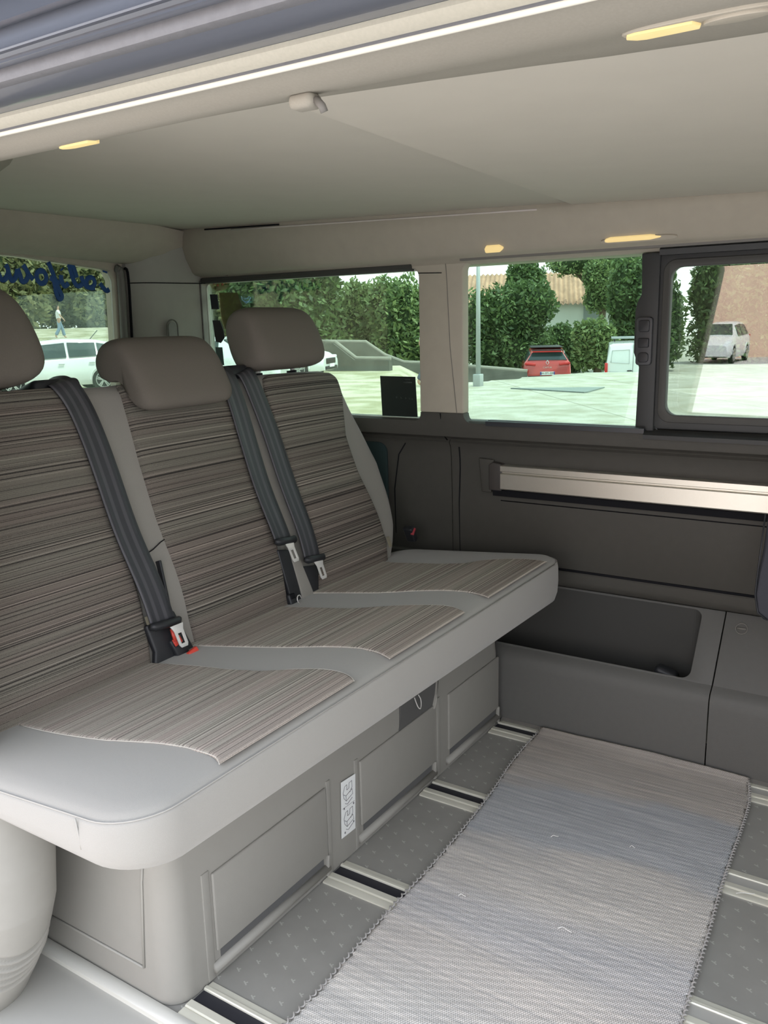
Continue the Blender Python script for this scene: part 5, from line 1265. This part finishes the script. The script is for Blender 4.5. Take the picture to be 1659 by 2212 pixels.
# ------------------------------------------------------------------ people
skin = mat('skin', (.45, .28, .20), .6); hair_m = mat('dark_hair', (.03, .022, .018), .7)
def skinned(name, verts, edges, radii, mt, parent, rootv=0, sub=2):
    me = bpy.data.meshes.new(name); me.from_pydata(verts, edges, []); o = bpy.data.objects.new(name, me); C.objects.link(o)
    o.modifiers.new('s', 'SKIN'); s2 = o.modifiers.new('u', 'SUBSURF'); s2.levels = sub; s2.render_levels = sub
    for i, r_ in enumerate(radii):
        sv = me.skin_vertices[0].data[i]; sv.radius = (r_, r_*.85) if not isinstance(r_, tuple) else r_; sv.use_root = (i == rootv)
    dg = bpy.context.evaluated_depsgraph_get(); dg.update(); m2 = bpy.data.meshes.new_from_object(o.evaluated_get(dg)); bpy.data.objects.remove(o)
    m2.name = name; m2.materials.clear(); m2.materials.append(mt)
    o = bpy.data.objects.new(name, m2); C.objects.link(o); o.parent = parent
    for p in m2.polygons: p.use_smooth = True
    return o
def person(loc, heading, lbl, top, legs_):
    P = empty('person', loc, lbl, 'person'); P.rotation_euler = (0, 0, heading)
    vs = [(0, 0, .93), (0, 0, 1.08), (0, 0, 1.28), (0, 0, 1.42), (.01, 0, 1.50), (.02, 0, 1.60), (.02, 0, 1.70),
          (.0, .09, .90), (.14, .09, .50), (.22, .09, .08), (.32, .09, .04), (0, -.09, .90), (-.02, -.09, .50), (-.24, -.09, .12), (-.16, -.09, .04),
          (0, .18, 1.40), (-.08, .22, 1.15), (.04, .24, .93), (.07, .24, .85), (0, -.18, 1.40), (.10, -.22, 1.16), (.24, -.22, 1.00), (.28, -.22, .94)]
    es = [(0, 1), (1, 2), (2, 3), (3, 4), (4, 5), (5, 6), (0, 7), (7, 8), (8, 9), (9, 10), (0, 11), (11, 12), (12, 13), (13, 14), (3, 15), (15, 16), (16, 17), (17, 18), (3, 19), (19, 20), (20, 21), (21, 22)]
    ra = [.13, .12, .14, .12, .05, .085, .07, .09, .06, .04, .035, .09, .06, .04, .035, .055, .04, .03, .035, .055, .04, .03, .035]
    n0 = len(vs)
    for (hx_, hy, hz__) in ((.075, .24, .84), (.29, -.22, .93)):          # simple finger chains from each palm
        pi = 18 if hy > 0 else 22
        for k in range(5):
            a = (k-2)*.012; vs.append((hx_+a, hy, hz__-.03)); vs.append((hx_+a*1.3+(.01 if k else .02), hy, hz__-.07+.01*abs(k-2))); es += [(pi, len(vs)-2), (len(vs)-2, len(vs)-1)]; ra += [.010, .008]
    body = skinned('body', vs, es, ra, skin, P)
    skinned('top', [(0, 0, .98), (0, 0, 1.10), (0, 0, 1.28), (0, 0, 1.42), (0, .18, 1.40), (-.06, .215, 1.22), (0, -.18, 1.40), (.07, -.215, 1.24)], [(0, 1), (1, 2), (2, 3), (3, 4), (4, 5), (3, 6), (6, 7)], [.15, .14, .155, .125, .07, .06, .07, .06], top, P)
    skinned('trousers', [(0, 0, .98), (0, 0, .92), (.0, .09, .86), (.14, .09, .50), (.21, .09, .12), (0, -.09, .86), (-.02, -.09, .50), (-.22, -.09, .16)], [(0, 1), (1, 2), (2, 3), (3, 4), (1, 5), (5, 6), (6, 7)], [.14, .135, .11, .09, .095, .11, .09, .095], legs_, P)
    skinned('hair', [(-.01, 0, 1.74), (-.04, 0, 1.66), (-.07, 0, 1.55)], [(0, 1), (1, 2)], [.09, .085, .05], hair_m, P)
    return P
d_, r_ = dirs(134); pp_ = gp(134, 50); 
person(pp_, math.atan2(r_.y, r_.x), 'person in a white top and loose blue jeans walking beyond the parked cars', mat('white_shirt', (.72, .72, .74), .8), mat('blue_jeans', (.20, .28, .38), .8))
d_, r_ = dirs(908); pp_ = gp(918, 24)
person(pp_, math.atan2(r_.y, r_.x)+.3, 'person in a white shirt half hidden behind the pillar between the side windows', MATS['white_shirt'], mat('dark_trousers', (.10, .11, .14), .8))

# ------------------------------------------------------------------ behind the camera: what the sliding pane reflects
pw = empty('pink_building', (-14, -24, GZ), 'salmon rendered building across the street behind the photographer', 'building')
pb = mat('salmon_render', (.80, .56, .44), .9, .1, noise=.12, nscale=1.2)
RB = Matrix.Rotation(math.radians(-40), 3, 'Z')
MB().box(Vector((-17, -28, 3.9))+RB @ Vector((0, -4, 0)), (46, 8, 9), RB).build('walls', pb, pw, False)
for x in (-18, 15): MB().box(Vector((-17, -28, 2.4))+RB @ Vector((x, .03, 0)), (1.4, .12, 1.8), RB).build('window', cglass, pw, False)
rc = Vector((-10.8, -29.6, GZ))
root, put = car(rc, 1.5, HATCH, 'silver_car', 'pale car mirrored faintly in the sliding window pane', white_p, 1.8)
trunk_bits(root, put, -2.0, .92, .87, .6)
